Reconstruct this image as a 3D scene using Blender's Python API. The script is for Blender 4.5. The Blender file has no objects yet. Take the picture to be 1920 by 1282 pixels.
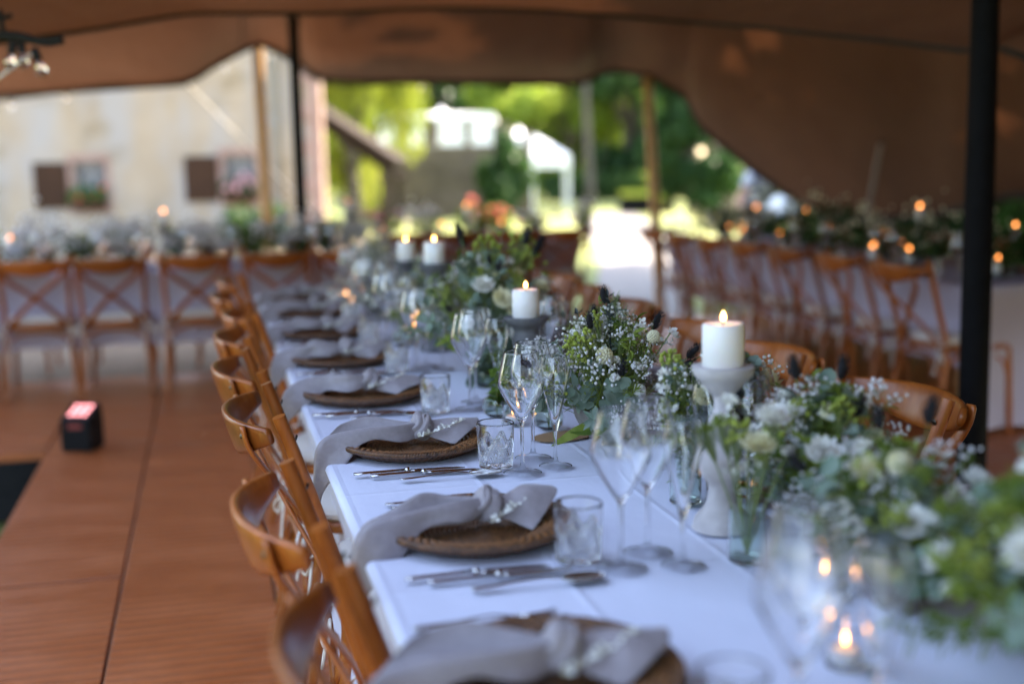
import bpy, math, random
import numpy as np
from mathutils import Vector, Matrix, Euler
R = math.radians
rnd = random.Random(7)
scene = bpy.context.scene
col = scene.collection

# ---------------------------------------------------------------- camera
FPX, CAMZ = 2300.0, 1.37
PSI, TH, RHO = 0.2413866, 0.1435072, 0.018
CF = np.array([math.sin(PSI)*math.cos(TH), math.cos(PSI)*math.cos(TH), -math.sin(TH)])
_R0 = np.array([math.cos(PSI), -math.sin(PSI), 0.0]); _U0 = np.cross(_R0, CF)
CR = _R0*math.cos(RHO) - _U0*math.sin(RHO)
CU = _U0*math.cos(RHO) + _R0*math.sin(RHO)
cam = bpy.data.cameras.new('camera')
cam_o = bpy.data.objects.new('camera', cam); col.objects.link(cam_o)
cam_o.matrix_world = Matrix(((CR[0], CU[0], -CF[0], 0), (CR[1], CU[1], -CF[1], 0), (CR[2], CU[2], -CF[2], CAMZ), (0, 0, 0, 1)))
cam.sensor_width = 36; cam.lens = FPX/1920*36
cam.clip_start = .05; cam.clip_end = 2000
cam.dof.use_dof = True; cam.dof.focus_distance = 2.52; cam.dof.aperture_fstop = cam.lens/34.0
cam.dof.aperture_blades = 0
scene.camera = cam_o

# ---------------------------------------------------------------- sky, sun, exposure
SUN_AZ, SUN_EL = R(62), R(48)          # from the far right
world = bpy.data.worlds.new('World'); scene.world = world; world.use_nodes = True
wn = world.node_tree
sky = wn.nodes.new('ShaderNodeTexSky'); sky.sky_type = 'NISHITA'; sky.sun_disc = False
sky.sun_elevation = SUN_EL; sky.sun_rotation = SUN_AZ; sky.air_density = 1.0; sky.dust_density = 1.5; sky.ozone_density = 1.0
bg = wn.nodes['Background']; bg.inputs['Strength'].default_value = 0.15
wn.links.new(sky.outputs[0], bg.inputs['Color'])
sun = bpy.data.lights.new('sun', 'SUN'); sun.energy = 2.8; sun.angle = R(.55); sun.color = (1, .93, .82)
sun_o = bpy.data.objects.new('sun', sun); col.objects.link(sun_o)
sd = Vector((math.sin(SUN_AZ)*math.cos(SUN_EL), math.cos(SUN_AZ)*math.cos(SUN_EL), math.sin(SUN_EL)))
sun_o.rotation_euler = sd.to_track_quat('Z', 'Y').to_euler(); sun_o.location = (8, 8, 20)
vs = scene.view_settings
vs.view_transform = 'Standard'; vs.look = 'None'; vs.gamma = 1; vs.use_curve_mapping = False
vs.exposure = 3.32
vs.use_white_balance = True; vs.white_balance_temperature = 7600; vs.white_balance_tint = 14
cy = scene.cycles
cy.max_bounces = 16; cy.diffuse_bounces = 5; cy.glossy_bounces = 5; cy.transmission_bounces = 16; cy.transparent_max_bounces = 16
cy.caustics_reflective = False; cy.caustics_refractive = True; cy.blur_glossy = 0.6
cy.sample_clamp_indirect = 6; cy.sample_clamp_direct = 0
cy.use_denoising = True
try: cy.denoiser = 'OPENIMAGEDENOISE'
except Exception: pass

# ---------------------------------------------------------------- helpers
def ray(x, y): return CF + CR*(x-960)/FPX - CU*(y-641)/FPX
def at(x, y, d): return Vector((np.array([0, 0, CAMZ]) + ray(x, y)*d).tolist())
def onz(x, y, z):
    r = ray(x, y); return Vector((np.array([0, 0, CAMZ]) + r*((z-CAMZ)/r[2])).tolist())

def tag(o, label=None, cat=None, group=None, kind=None):
    if label: o['label'] = label
    if cat: o['category'] = cat
    if group: o['group'] = group
    if kind: o['kind'] = kind
    return o
def empty(name, loc=(0, 0, 0), rz=0):
    o = bpy.data.objects.new(name, None); o.empty_display_size = .05
    o.location = loc; o.rotation_euler = (0, 0, rz); col.objects.link(o); return o
def copy_tree(o, parent=None):
    c = o.copy(); col.objects.link(c); c.parent = parent
    for ch in o.children: copy_tree(ch, c)
    return c
def link(name, mesh, parent=None):
    o = bpy.data.objects.new(name, mesh); col.objects.link(o); o.parent = parent; return o

class MB:
    def __init__(s): s.v = []; s.f = []
    def add(s, vs, fs):
        n = len(s.v); s.v.extend([tuple(map(float, v)) for v in vs]); s.f.extend([tuple(i+n for i in f) for f in fs]); return s
    def box(s, c, d, rot=None, bev=0):
        hx, hy, hz = d[0]/2, d[1]/2, d[2]/2
        if bev <= 0:
            vs = [Vector((x*hx, y*hy, z*hz)) for z in (-1, 1) for y in (-1, 1) for x in (-1, 1)]
            fs = [(0, 2, 3, 1), (4, 5, 7, 6), (0, 1, 5, 4), (2, 6, 7, 3), (0, 4, 6, 2), (1, 3, 7, 5)]
        else:
            b = bev; vs = []; fs = []
            ring = lambda ex, ey, z: [Vector((sx*ex-(sx*b if k else 0), sy*ey-(0 if k else sy*b), z)) for sx, sy, k in ((1, -1, 0), (1, 1, 0), (1, 1, 1), (-1, 1, 1), (-1, 1, 0), (-1, -1, 0), (-1, -1, 1), (1, -1, 1))]
            vs = ring(hx-b, hy-b, -hz)+ring(hx, hy, -hz+b)+ring(hx, hy, hz-b)+ring(hx-b, hy-b, hz)
            for r in range(3):
                for i in range(8):
                    j = (i+1) % 8; fs.append((r*8+i, r*8+j, r*8+8+j, r*8+8+i))
            fs += [tuple(range(7, -1, -1)), tuple(range(24, 32))]
        if rot is not None:
            m = rot if isinstance(rot, Matrix) else Euler(rot).to_matrix()
            vs = [m @ v for v in vs]
        return s.add([v+Vector(c) for v in vs], fs)
    def tube(s, pts, rad, seg=8, caps=True, ell=None, up=None, pw=1.0):
        """ell: list of (a along frame normal, b along binormal) per point"""
        P = [Vector(p) for p in pts]; n = len(P)
        rad = rad if isinstance(rad, (list, tuple)) else [rad]*n
        T = [(P[min(i+1, n-1)]-P[max(i-1, 0)]).normalized() for i in range(n)]
        nrm = Vector(up) if up is not None else (Vector((0, 0, 1)) if abs(T[0].z) < .9 else Vector((1, 0, 0)))
        vs = []
        for i in range(n):
            nn = (nrm - T[i]*nrm.dot(T[i])).normalized(); bb = T[i].cross(nn)
            if up is None: nrm = nn
            a, b = (ell[i] if ell else (rad[i], rad[i]))
            for k in range(seg):
                t = 2*math.pi*k/seg; c, d = math.cos(t), math.sin(t)
                if pw != 1: c = math.copysign(abs(c)**pw, c); d = math.copysign(abs(d)**pw, d)
                vs.append(P[i]+nn*(a*c)+bb*(b*d))
        fs = []
        for i in range(n-1):
            for k in range(seg):
                l = (k+1) % seg; fs.append((i*seg+k, i*seg+l, (i+1)*seg+l, (i+1)*seg+k))
        if caps: fs += [tuple(range(seg-1, -1, -1)), tuple((n-1)*seg+k for k in range(seg))]
        return s.add(vs, fs)
    def lathe(s, prof, seg=24, c=(0, 0, 0), mod=None):
        vs = []; fs = []; n = len(prof)
        for r, z in prof:
            for k in range(seg):
                t = 2*math.pi*k/seg; rr = r*(mod(t, z) if mod else 1)
                vs.append((c[0]+rr*math.cos(t), c[1]+rr*math.sin(t), c[2]+z))
        for i in range(n-1):
            for k in range(seg):
                l = (k+1) % seg
                a, b, cc, d = i*seg+k, i*seg+l, (i+1)*seg+l, (i+1)*seg+k
                if prof[i][0] < 1e-6: fs.append((a, cc, d)) if prof[i+1][0] > 1e-6 else None
                elif prof[i+1][0] < 1e-6: fs.append((a, b, d))
                else: fs.append((a, b, cc, d))
        return s.add(vs, fs)
    def ball(s, c, r, seg=8, rings=5, sc=(1, 1, 1), rot=None):
        vs = []; fs = []
        m = Euler(rot).to_matrix() if rot else None
        for i in range(rings+1):
            ph = math.pi*i/rings
            for k in range(seg):
                t = 2*math.pi*k/seg
                v = Vector((r*math.sin(ph)*math.cos(t)*sc[0], r*math.sin(ph)*math.sin(t)*sc[1], r*math.cos(ph)*sc[2]))
                if m: v = m @ v
                vs.append(v+Vector(c))
        for i in range(rings):
            for k in range(seg):
                l = (k+1) % seg; fs.append((i*seg+k, (i+1)*seg+k, (i+1)*seg+l, i*seg+l))
        return s.add(vs, fs)
    def grid(s, fn, nu, nv, wrap=False):
        vs = [fn(u/(nu-1), v/(nv-1)) for u in range(nu) for v in range(nv)]
        fs = [(u*nv+v, u*nv+v+1, (u+1)*nv+v+1, (u+1)*nv+v) for u in range(nu-1) for v in range(nv-1)]
        return s.add(vs, fs)
    def leaf(s, base, d, nrm, L, W, curl=.15):
        """six-point leaf"""
        d = Vector(d).normalized(); nrm = Vector(nrm); nrm = (nrm-d*nrm.dot(d)); 
        nrm = nrm.normalized() if nrm.length > 1e-6 else d.orthogonal().normalized()
        w = d.cross(nrm); b = Vector(base)
        p = [b, b+d*L*.3+w*W*.42+nrm*L*curl*.3, b+d*L*.65+w*W*.45+nrm*L*curl*.3, b+d*L-nrm*L*curl*.3, b+d*L*.65-w*W*.45+nrm*L*curl*.3, b+d*L*.3-w*W*.42+nrm*L*curl*.3, b+d*L*.48+nrm*L*curl*.05]
        return s.add(p, [(0, 1, 6), (1, 2, 6), (2, 3, 6), (3, 4, 6), (4, 5, 6), (5, 0, 6)])
    def mesh(s, name, mat, smooth=True):
        m = bpy.data.meshes.new(name); m.from_pydata(s.v, [], s.f); m.update()
        if mat: m.materials.append(mat)
        if smooth: m.polygons.foreach_set('use_smooth', [True]*len(m.polygons))
        return m
    def build(s, name, mat, parent=None, smooth=True, auto=None):
        m = s.mesh(name, mat, smooth)
        if auto: m.set_sharp_from_angle(angle=R(auto))
        return link(name, m, parent)

def np_quads(name, V, mat, smooth=False):
    """V: (n,4,3)"""
    n = len(V); m = bpy.data.meshes.new(name)
    m.vertices.add(n*4); m.vertices.foreach_set('co', V.reshape(-1).astype(np.float32))
    m.loops.add(n*4); m.loops.foreach_set('vertex_index', np.arange(n*4, dtype=np.int32))
    m.polygons.add(n); m.polygons.foreach_set('loop_start', np.arange(0, n*4, 4, dtype=np.int32))
    m.polygons.foreach_set('loop_total', np.full(n, 4, np.int32)); m.update(calc_edges=True)
    m.materials.append(mat); return m
def catmull(p, n):
    P = [p[0]]+list(p)+[p[-1]]; out = []
    for i in range(1, len(P)-2):
        a, b, c, d = [np.array(q, float) for q in P[i-1:i+3]]
        for k in range(n):
            t = k/n; out.append(.5*((2*b)+(-a+c)*t+(2*a-5*b+4*c-d)*t*t+(-a+3*b-3*c+d)*t**3))
    out.append(np.array(p[-1], float)); return out
ORD = ['nearest', 'second', 'third', 'fourth', 'fifth', 'sixth', 'seventh', 'eighth', 'ninth', 'tenth']

# ---------------------------------------------------------------- materials
def new_mat(name):
    m = bpy.data.materials.new(name); m.use_nodes = True
    return m, m.node_tree, m.node_tree.nodes['Principled BSDF']
def ramp_mix(nt, fac, c1, c2, lo=.35, hi=.65):
    r = nt.nodes.new('ShaderNodeValToRGB'); e = r.color_ramp.elements
    e[0].position = lo; e[0].color = (*c1, 1); e[1].position = hi; e[1].color = (*c2, 1)
    nt.links.new(fac, r.inputs[0]); return r.outputs[0]
def noise(nt, scale, detail=3, stretch=None, coord='Object', rough=.55):
    tc = nt.nodes.new('ShaderNodeTexCoord'); n = nt.nodes.new('ShaderNodeTexNoise')
    n.inputs['Scale'].default_value = scale; n.inputs['Detail'].default_value = detail; n.inputs['Roughness'].default_value = rough
    if stretch:
        mp = nt.nodes.new('ShaderNodeMapping'); mp.inputs['Scale'].default_value = stretch
        nt.links.new(tc.outputs[coord], mp.inputs[0]); nt.links.new(mp.outputs[0], n.inputs['Vector'])
    else: nt.links.new(tc.outputs[coord], n.inputs['Vector'])
    return n.outputs['Fac']
def bump(nt, b, h, strength=.3, dist=.01):
    bp = nt.nodes.new('ShaderNodeBump'); bp.inputs['Strength'].default_value = strength; bp.inputs['Distance'].default_value = dist
    nt.links.new(h, bp.inputs['Height']); nt.links.new(bp.outputs[0], b.inputs['Normal'])
def simple(name, c, rough=.6, c2=None, scale=30, bmp=0, metal=0, stretch=None, spec=None, coat=0, detail=3, bdist=.004):
    m, nt, b = new_mat(name)
    b.inputs['Base Color'].default_value = (*c, 1); b.inputs['Roughness'].default_value = rough; b.inputs['Metallic'].default_value = metal
    if spec is not None: b.inputs['Specular IOR Level'].default_value = spec
    if coat: b.inputs['Coat Weight'].default_value = coat; b.inputs['Coat Roughness'].default_value = .15
    if c2:
        f = noise(nt, scale, detail, stretch); nt.links.new(ramp_mix(nt, f, c, c2, .3, .7), b.inputs['Base Color'])
        if bmp: bump(nt, b, f, bmp, bdist)
    return m
def leafmat(name, c, c2, trans=.35, scale=8, rough=.5):
    m, nt, b = new_mat(name)
    f = noise(nt, scale, 2)
    colr = ramp_mix(nt, f, c, c2, .35, .65)
    nt.links.new(colr, b.inputs['Base Color']); b.inputs['Roughness'].default_value = rough; b.inputs['Specular IOR Level'].default_value = .2
    t = nt.nodes.new('ShaderNodeBsdfTranslucent'); nt.links.new(colr, t.inputs['Color'])
    mx = nt.nodes.new('ShaderNodeMixShader'); mx.inputs[0].default_value = trans
    nt.links.new(b.outputs[0], mx.inputs[1]); nt.links.new(t.outputs[0], mx.inputs[2])
    nt.links.new(mx.outputs[0], nt.nodes['Material Output'].inputs['Surface']); return m
def glass(name, c=(1, 1, 1), rough=0.0, ior=1.47):
    m, nt, b = new_mat(name)
    b.inputs['Base Color'].default_value = (*c, 1); b.inputs['Roughness'].default_value = rough
    b.inputs['Transmission Weight'].default_value = 1; b.inputs['IOR'].default_value = ior; return m
def emit(name, c, s):
    m = bpy.data.materials.new(name); m.use_nodes = True; nt = m.node_tree
    e = nt.nodes.new('ShaderNodeEmission'); e.inputs[0].default_value = (*c, 1); e.inputs[1].default_value = s
    nt.links.new(e.outputs[0], nt.nodes['Material Output'].inputs['Surface']); return m

M = {}
M['wood'] = simple('chair wood', (.28, .066, .010), .31, (.38, .105, .019), 9, .12, stretch=(6, 6, 1.2), coat=.10, spec=.4, bdist=.001)
_nt = M['wood'].node_tree; _oi = _nt.nodes.new('ShaderNodeObjectInfo'); _hs = _nt.nodes.new('ShaderNodeHueSaturation')
_mr = _nt.nodes.new('ShaderNodeMapRange'); _mr.inputs['To Min'].default_value = .72; _mr.inputs['To Max'].default_value = 1.25
_b = _nt.nodes['Principled BSDF']; _lk = _b.inputs['Base Color'].links[0].from_socket
_nt.links.new(_oi.outputs['Random'], _mr.inputs['Value']); _nt.links.new(_mr.outputs[0], _hs.inputs['Value']); _nt.links.new(_lk, _hs.inputs['Color']); _nt.links.new(_hs.outputs[0], _b.inputs['Base Color'])
M['wood_dark'] = simple('worn wood', (.09, .045, .02), .4, (.2, .09, .035), 20, .1)
M['cushion'] = simple('linen cushion', (.62, .56, .52), .9, (.7, .64, .6), 400, .25, bdist=.001)
M['rope'] = simple('cotton cord', (.72, .68, .62), .9)
M['brass'] = simple('dull screw', (.12, .1, .08), .35, metal=1)
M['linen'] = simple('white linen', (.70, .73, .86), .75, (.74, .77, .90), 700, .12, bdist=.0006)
_nt = M['linen'].node_tree; _b = _nt.nodes['Principled BSDF']; _bp = _b.inputs['Normal'].links[0].from_node
_b2 = _nt.nodes.new('ShaderNodeBump'); _b2.inputs['Strength'].default_value = .6; _b2.inputs['Distance'].default_value = .012
def _crease(ax, v0, per, w):
    tc = _nt.nodes.new('ShaderNodeTexCoord'); sp = _nt.nodes.new('ShaderNodeSeparateXYZ'); _nt.links.new(tc.outputs['Object'], sp.inputs[0])
    def m_(op, a, b_=None):
        n_ = _nt.nodes.new('ShaderNodeMath'); n_.operation = op
        for i, v in enumerate((a, b_)):
            if v is None: continue
            if isinstance(v, (int, float)): n_.inputs[i].default_value = v
            else: _nt.links.new(v, n_.inputs[i])
        return n_.outputs[0]
    fr_ = m_('FRACT', m_('ADD', m_('DIVIDE', m_('SUBTRACT', sp.outputs[ax], v0), per), .5))
    d = m_('MULTIPLY', m_('ABSOLUTE', m_('SUBTRACT', fr_, .5)), per); return m_('MAXIMUM', m_('SUBTRACT', 1.0, m_('DIVIDE', d, w)), 0.0)
_add = _nt.nodes.new('ShaderNodeMath'); _add.operation = 'ADD'; _ad2 = _nt.nodes.new('ShaderNodeMath'); _ad2.operation = 'ADD'
_nt.links.new(_crease(1, 1.72, .57, .012), _add.inputs[0]); _nt.links.new(_crease(0, .50, .27, .010), _add.inputs[1])
_sc = _nt.nodes.new('ShaderNodeMath'); _sc.operation = 'MULTIPLY'; _sc.inputs[1].default_value = .22; _nt.links.new(_add.outputs[0], _sc.inputs[0])
_nt.links.new(_sc.outputs[0], _ad2.inputs[0]); _nt.links.new(noise(_nt, 5, 5, (1, .6, 1)), _ad2.inputs[1]); _nt.links.new(_ad2.outputs[0], _b2.inputs['Height']); _nt.links.new(_b2.outputs[0], _bp.inputs['Normal'])
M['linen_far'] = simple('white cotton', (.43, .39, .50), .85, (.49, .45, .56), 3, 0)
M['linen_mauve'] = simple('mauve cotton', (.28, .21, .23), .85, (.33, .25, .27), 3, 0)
M['napkin'] = simple('grey satin napkin', (.26, .225, .235), .5, (.32, .28, .295), 60, .08, bdist=.0005)
_nt = M['napkin'].node_tree; _b = _nt.nodes['Principled BSDF']; _bp = _b.inputs['Normal'].links[0].from_node
_b2 = _nt.nodes.new('ShaderNodeBump'); _b2.inputs['Strength'].default_value = .6; _b2.inputs['Distance'].default_value = .006
_nt.links.new(noise(_nt, 26, 3, (.5, 1, 1)), _b2.inputs['Height']); _nt.links.new(_b2.outputs[0], _bp.inputs['Normal'])
M['napkin'].node_tree.nodes['Principled BSDF'].inputs['Sheen Weight'].default_value = .3
M['rattan'] = simple('dark rattan', (.034, .013, .005), .38, (.22, .090, .030), 120, .3, coat=.15, bdist=.001)
def weave_mat():
    m, nt, b = new_mat('woven rattan rim'); N = nt.nodes; L = nt.links
    tc = N.new('ShaderNodeTexCoord'); gr = N.new('ShaderNodeTexGradient'); gr.gradient_type = 'RADIAL'; L.new(tc.outputs['Object'], gr.inputs[0])
    sx = N.new('ShaderNodeSeparateXYZ'); L.new(tc.outputs['Object'], sx.inputs[0])
    cx = N.new('ShaderNodeCombineXYZ'); L.new(sx.outputs[0], cx.inputs[0]); L.new(sx.outputs[1], cx.inputs[1])
    ln = N.new('ShaderNodeVectorMath'); ln.operation = 'LENGTH'; L.new(cx.outputs[0], ln.inputs[0])
    def mt(op, a, bv=None, c=None):
        n_ = N.new('ShaderNodeMath'); n_.operation = op
        for i, v in enumerate((a, bv, c)):
            if v is None: continue
            if isinstance(v, (int, float)): n_.inputs[i].default_value = v
            else: L.new(v, n_.inputs[i])
        return n_.outputs[0]
    q = mt('FLOOR', mt('DIVIDE', mt('SUBTRACT', ln.outputs['Value'], .09545), .0091))
    ph = mt('MULTIPLY', mt('MODULO', q, 2.0), math.pi)
    sn = mt('SINE', mt('ADD', mt('MULTIPLY', gr.outputs['Fac'], 2*math.pi*52), ph))
    f = mt('ADD', mt('MULTIPLY', sn, .36), noise(nt, 70, 3))
    L.new(ramp_mix(nt, f, (.022, .008, .003), (.30, .125, .042), .25, .85), b.inputs['Base Color'])
    b.inputs['Roughness'].default_value = .36; b.inputs['Coat Weight'].default_value = .15; return m
M['weave'] = weave_mat()
M['steel'] = simple('cutlery steel', (.55, .54, .53), .12, metal=1)
M['glass'] = glass('clear glass')
def thin(name):
    m = bpy.data.materials.new(name); m.use_nodes = True; nt = m.node_tree
    t = nt.nodes.new('ShaderNodeBsdfTransparent'); t.inputs[0].default_value = (.97, .98, .98, 1)
    g = nt.nodes.new('ShaderNodeBsdfGlossy'); g.inputs['Roughness'].default_value = .02
    f = nt.nodes.new('ShaderNodeFresnel'); f.inputs[0].default_value = 1.3
    mx = nt.nodes.new('ShaderNodeMixShader'); nt.links.new(f.outputs[0], mx.inputs[0]); nt.links.new(t.outputs[0], mx.inputs[1]); nt.links.new(g.outputs[0], mx.inputs[2])
    nt.links.new(mx.outputs[0], nt.nodes['Material Output'].inputs['Surface']); return m
M['thin_glass'] = thin('thin clear glass')
M['green_glass'] = glass('greenish glass', (.86, .95, .9))
M['wax'] = simple('candle wax', (.86, .83, .80), .45)
M['wax'].node_tree.nodes['Principled BSDF'].inputs['Subsurface Weight'].default_value = .25
M['wax'].node_tree.nodes['Principled BSDF'].inputs['Subsurface Radius'].default_value = (.02, .012, .008)
M['wick'] = simple('wick', (.01, .01, .01), .9)
M['flame'] = emit('flame', (1, .50, .13), 4)
M['flame_small'] = emit('tealight flame', (1, .48, .14), 2.0)
M['flame_far'] = emit('distant flame', (1, .36, .10), 1.4)

M['grey_stone'] = simple('grey stone', (.085, .085, .09), .8, (.15, .15, .155), 25, .5)
M['white_wash'] = simple('whitewashed wood', (.44, .40, .39), .75, (.60, .56, .55), 22, .5)
M['bowl'] = simple('weathered clay', (.14, .125, .11), .85, (.27, .25, .23), 28, .6)
M['kraft'] = simple('kraft card', (.30, .17, .08), .85, (.34, .2, .1), 200)
M['euc'] = leafmat('eucalyptus leaf', (.15, .23, .17), (.27, .35, .28), .25, 20)
M['leaf'] = leafmat('green leaf', (.085, .16, .022), (.19, .28, .045), .4, 20)
M['lime'] = leafmat('lime bud', (.33, .40, .06), (.45, .50, .12), .3, 60)
M['fern'] = leafmat('fine green', (.17, .25, .035), (.32, .38, .08), .4, 30)
M['petal'] = leafmat('white petal', (.80, .79, .72), (.86, .85, .80), .25, 30)
M['cream'] = leafmat('cream petal', (.76, .70, .42), (.83, .79, .58), .25, 40)
M['beige'] = simple('dry pod', (.58, .53, .34), .9, (.68, .64, .46), 300, .5)
M['gyp'] = leafmat('tiny white blossom', (.78, .76, .76), (.86, .84, .84), .3, 60)
M['stem'] = simple('stem', (.16, .22, .06), .6, (.22, .27, .09), 40)
M['black_tail'] = simple('dyed black seed head', (.006, .006, .008), .95, (.016, .015, .018), 200, .6)
M['dark_leaf'] = simple('near black leaf', (.012, .018, .016), .5, (.03, .04, .035), 30)
M['red'] = leafmat('red blossom', (.60, .06, .05), (.72, .18, .12), .25, 30)
M['pink'] = leafmat('pink blossom', (.72, .32, .36), (.80, .48, .50), .3, 30)
M['black'] = simple('black metal', (.003, .003, .0035), .8, (.005, .005, .006), 20, spec=.15)
M['pole_wood'] = simple('tent pole wood', (.40, .20, .06), .6, (.50, .28, .10), 10, .2, stretch=(8, 8, .6))
M['alu'] = simple('pale pole', (.26, .21, .19), .6)
M['white_paint'] = simple('white canvas', (.9, .9, .9), .8, (.94, .94, .94), 3)
M['plastic'] = simple('black plastic case', (.004, .004, .006), .6, (.007, .007, .010), 60, spec=.2)
M['led'] = emit('lit pink led', (1, .38, .46), .42)
M['cable'] = simple('black rubber', (.004, .004, .004), .8)
M['skin'] = simple('skin', (.50, .26, .18), .6, (.56, .31, .22), 12)
M['hair'] = simple('hair', (.16, .08, .05), .7)
M['denim'] = simple('dark trousers', (.02, .028, .06), .85)

def tent_mat():
    m, nt, b = new_mat('brown stretch canvas')
    f = noise(nt, .9, 4); c = ramp_mix(nt, f, (.072, .029, .0155), (.118, .050, .027), .3, .7)
    nt.links.new(c, b.inputs['Base Color']); b.inputs['Roughness'].default_value = .85
    t = nt.nodes.new('ShaderNodeBsdfTranslucent'); t.inputs[0].default_value = (.36, .13, .055, 1)
    mx = nt.nodes.new('ShaderNodeMixShader'); mx.inputs[0].default_value = .020
    nt.links.new(b.outputs[0], mx.inputs[1]); nt.links.new(t.outputs[0], mx.inputs[2])
    nt.links.new(mx.outputs[0], nt.nodes['Material Output'].inputs['Surface'])
    bump(nt, b, noise(nt, 2.2, 4, (1, .35, 1)), .55, .12); return m
M['tent'] = tent_mat()
M['tent_hem'] = simple('dark hem webbing', (.02, .013, .01), .85, (.03, .02, .015), 20)

def floor_mat():
    m, nt, b = new_mat('brown ribbed plywood')
    f = noise(nt, 2.2, 6, (1, 2.2, 1)); g = noise(nt, 14, 6, (1, 3.0, 1), rough=.65)
    c1 = ramp_mix(nt, f, (.39, .096, .025), (.51, .148, .043), .3, .7)
    mx = nt.nodes.new('ShaderNodeMix'); mx.data_type = 'RGBA'; mx.blend_type = 'MULTIPLY'; mx.inputs[0].default_value = .55
    nt.links.new(c1, mx.inputs[6]); nt.links.new(ramp_mix(nt, g, (.72, .68, .66), (1.1, 1.08, 1.05), .3, .62), mx.inputs[7])
    # pale scuffs
    sc = noise(nt, 3.4, 8, (2.5, 1, 1), rough=.7); s2 = ramp_mix(nt, sc, (0, 0, 0), (1, 1, 1), .66, .76)
    m2 = nt.nodes.new('ShaderNodeMix'); m2.data_type = 'RGBA'; nt.links.new(mx.outputs[2], m2.inputs[6]); m2.inputs[7].default_value = (.48, .21, .10, 1)
    ml = nt.nodes.new('ShaderNodeMath'); ml.operation = 'MULTIPLY'; ml.inputs[1].default_value = .5
    nt.links.new(s2, ml.inputs[0]); nt.links.new(ml.outputs[0], m2.inputs[0])
    nt.links.new(m2.outputs[2], b.inputs['Base Color'])
    b.inputs['Roughness'].default_value = .42
    nt.links.new(ramp_mix(nt, f, (.34,)*3, (.55,)*3), b.inputs['Roughness'])
    # anti-slip ribs running across the panel
    tc = nt.nodes.new('ShaderNodeTexCoord'); w = nt.nodes.new('ShaderNodeTexWave'); w.bands_direction = 'Y'
    w.inputs['Scale'].default_value = 5.5; w.inputs['Distortion'].default_value = .12; w.inputs['Detail'].default_value = 1
    nt.links.new(tc.outputs['Object'], w.inputs['Vector'])
    mw = nt.nodes.new('ShaderNodeMix'); mw.data_type = 'RGBA'; mw.blend_type = 'MULTIPLY'; mw.inputs[0].default_value = .5
    nt.links.new(m2.outputs[2], mw.inputs[6]); nt.links.new(ramp_mix(nt, w.outputs['Fac'], (.62, .56, .52), (1, 1, 1), .1, .6), mw.inputs[7]); nt.links.new(mw.outputs[2], b.inputs['Base Color'])
    bump(nt, b, w.outputs['Fac'], .5, .006); return m
M['floor'] = floor_mat()

def ground_mat():
    m, nt, b = new_mat('lawn and gravel')
    tc = nt.nodes.new('ShaderNodeTexCoord')
    n1 = nt.nodes.new('ShaderNodeTexNoise'); n1.inputs['Scale'].default_value = .35; n1.inputs['Detail'].default_value = 6
    nt.links.new(tc.outputs['Object'], n1.inputs['Vector'])
    c = ramp_mix(nt, n1.outputs['Fac'], (.10, .15, .03), (.26, .27, .08), .35, .65)
    nt.links.new(c, b.inputs['Base Color']); b.inputs['Roughness'].default_value = .9
    bump(nt, b, noise(nt, 40, 4), .6, .05); return m
M['grass'] = ground_mat()
M['gravel'] = simple('pale gravel', (.17, .125, .085), .95, (.25, .195, .14), 60, .6, detail=6, bdist=.02)
M['paving'] = simple('pale paving', (.135, .128, .125), .85, (.185, .175, .17), 6, .2)

def plaster_mat():
    m, nt, b = new_mat('stained cream plaster')
    f = noise(nt, .55, 6); g = noise(nt, 1.5, 5, (1, 1, .35)); h = noise(nt, .9, 7, (1, 1, 1.6))
    c = ramp_mix(nt, f, (.27, .205, .135), (.37, .295, .215), .35, .62)
    mx = nt.nodes.new('ShaderNodeMix'); mx.data_type = 'RGBA'; nt.links.new(c, mx.inputs[6]); mx.inputs[7].default_value = (.30, .28, .26, 1)
    nt.links.new(ramp_mix(nt, g, (0, 0, 0), (.85, .85, .85), .42, .62), mx.inputs[0])
    m2 = nt.nodes.new('ShaderNodeMix'); m2.data_type = 'RGBA'; nt.links.new(mx.outputs[2], m2.inputs[6]); m2.inputs[7].default_value = (.19, .14, .075, 1)
    nt.links.new(ramp_mix(nt, h, (0, 0, 0), (.8, .8, .8), .56, .70), m2.inputs[0])
    nt.links.new(m2.outputs[2], b.inputs['Base Color']); b.inputs['Roughness'].default_value = .92
    bump(nt, b, noise(nt, 12, 6), .4, .03); return m
M['plaster'] = plaster_mat()
M['sandstone'] = simple('pink sandstone', (.24, .135, .105), .9, (.36, .24, .20), 3, .4, bdist=.02)
M['shutter'] = simple('brown shutter', (.036, .017, .009), .8, (.058, .028, .015), 8, spec=.15)
M['old_stone'] = simple('old stone wall', (.085, .068, .052), .95, (.19, .15, .115), 1.3, .8, detail=6, bdist=.05)
M['roof'] = simple('dark roof boards', (.014, .009, .007), .85, (.026, .017, .013), 5, spec=.2)
M['tile'] = simple('clay roof tile', (.25, .11, .07), .85, (.33, .16, .1), 4)
M['zinc'] = simple('zinc pipe', (.20, .21, .22), .55, (.27, .28, .29), 6)
M['bark'] = simple('bark', (.05, .04, .03), .95, (.11, .09, .075), 6, .8, bdist=.04)
M['pane'] = simple('window glass', (.05, .06, .09), .06, spec=.5)
M['willow'] = leafmat('willow leaves', (.19, .25, .03), (.34, .37, .06), .5, .6)
M['tree1'] = leafmat('tree leaves', (.04, .10, .02), (.11, .20, .035), .45, .4)
M['tree2'] = leafmat('bright tree leaves', (.16, .25, .03), (.30, .38, .06), .5, .5)
M['tree3'] = leafmat('deep tree leaves', (.018, .055, .018), (.05, .11, .03), .4, .5)
M['tan'] = simple('tan panel', (.62, .40, .2), .8)
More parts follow.
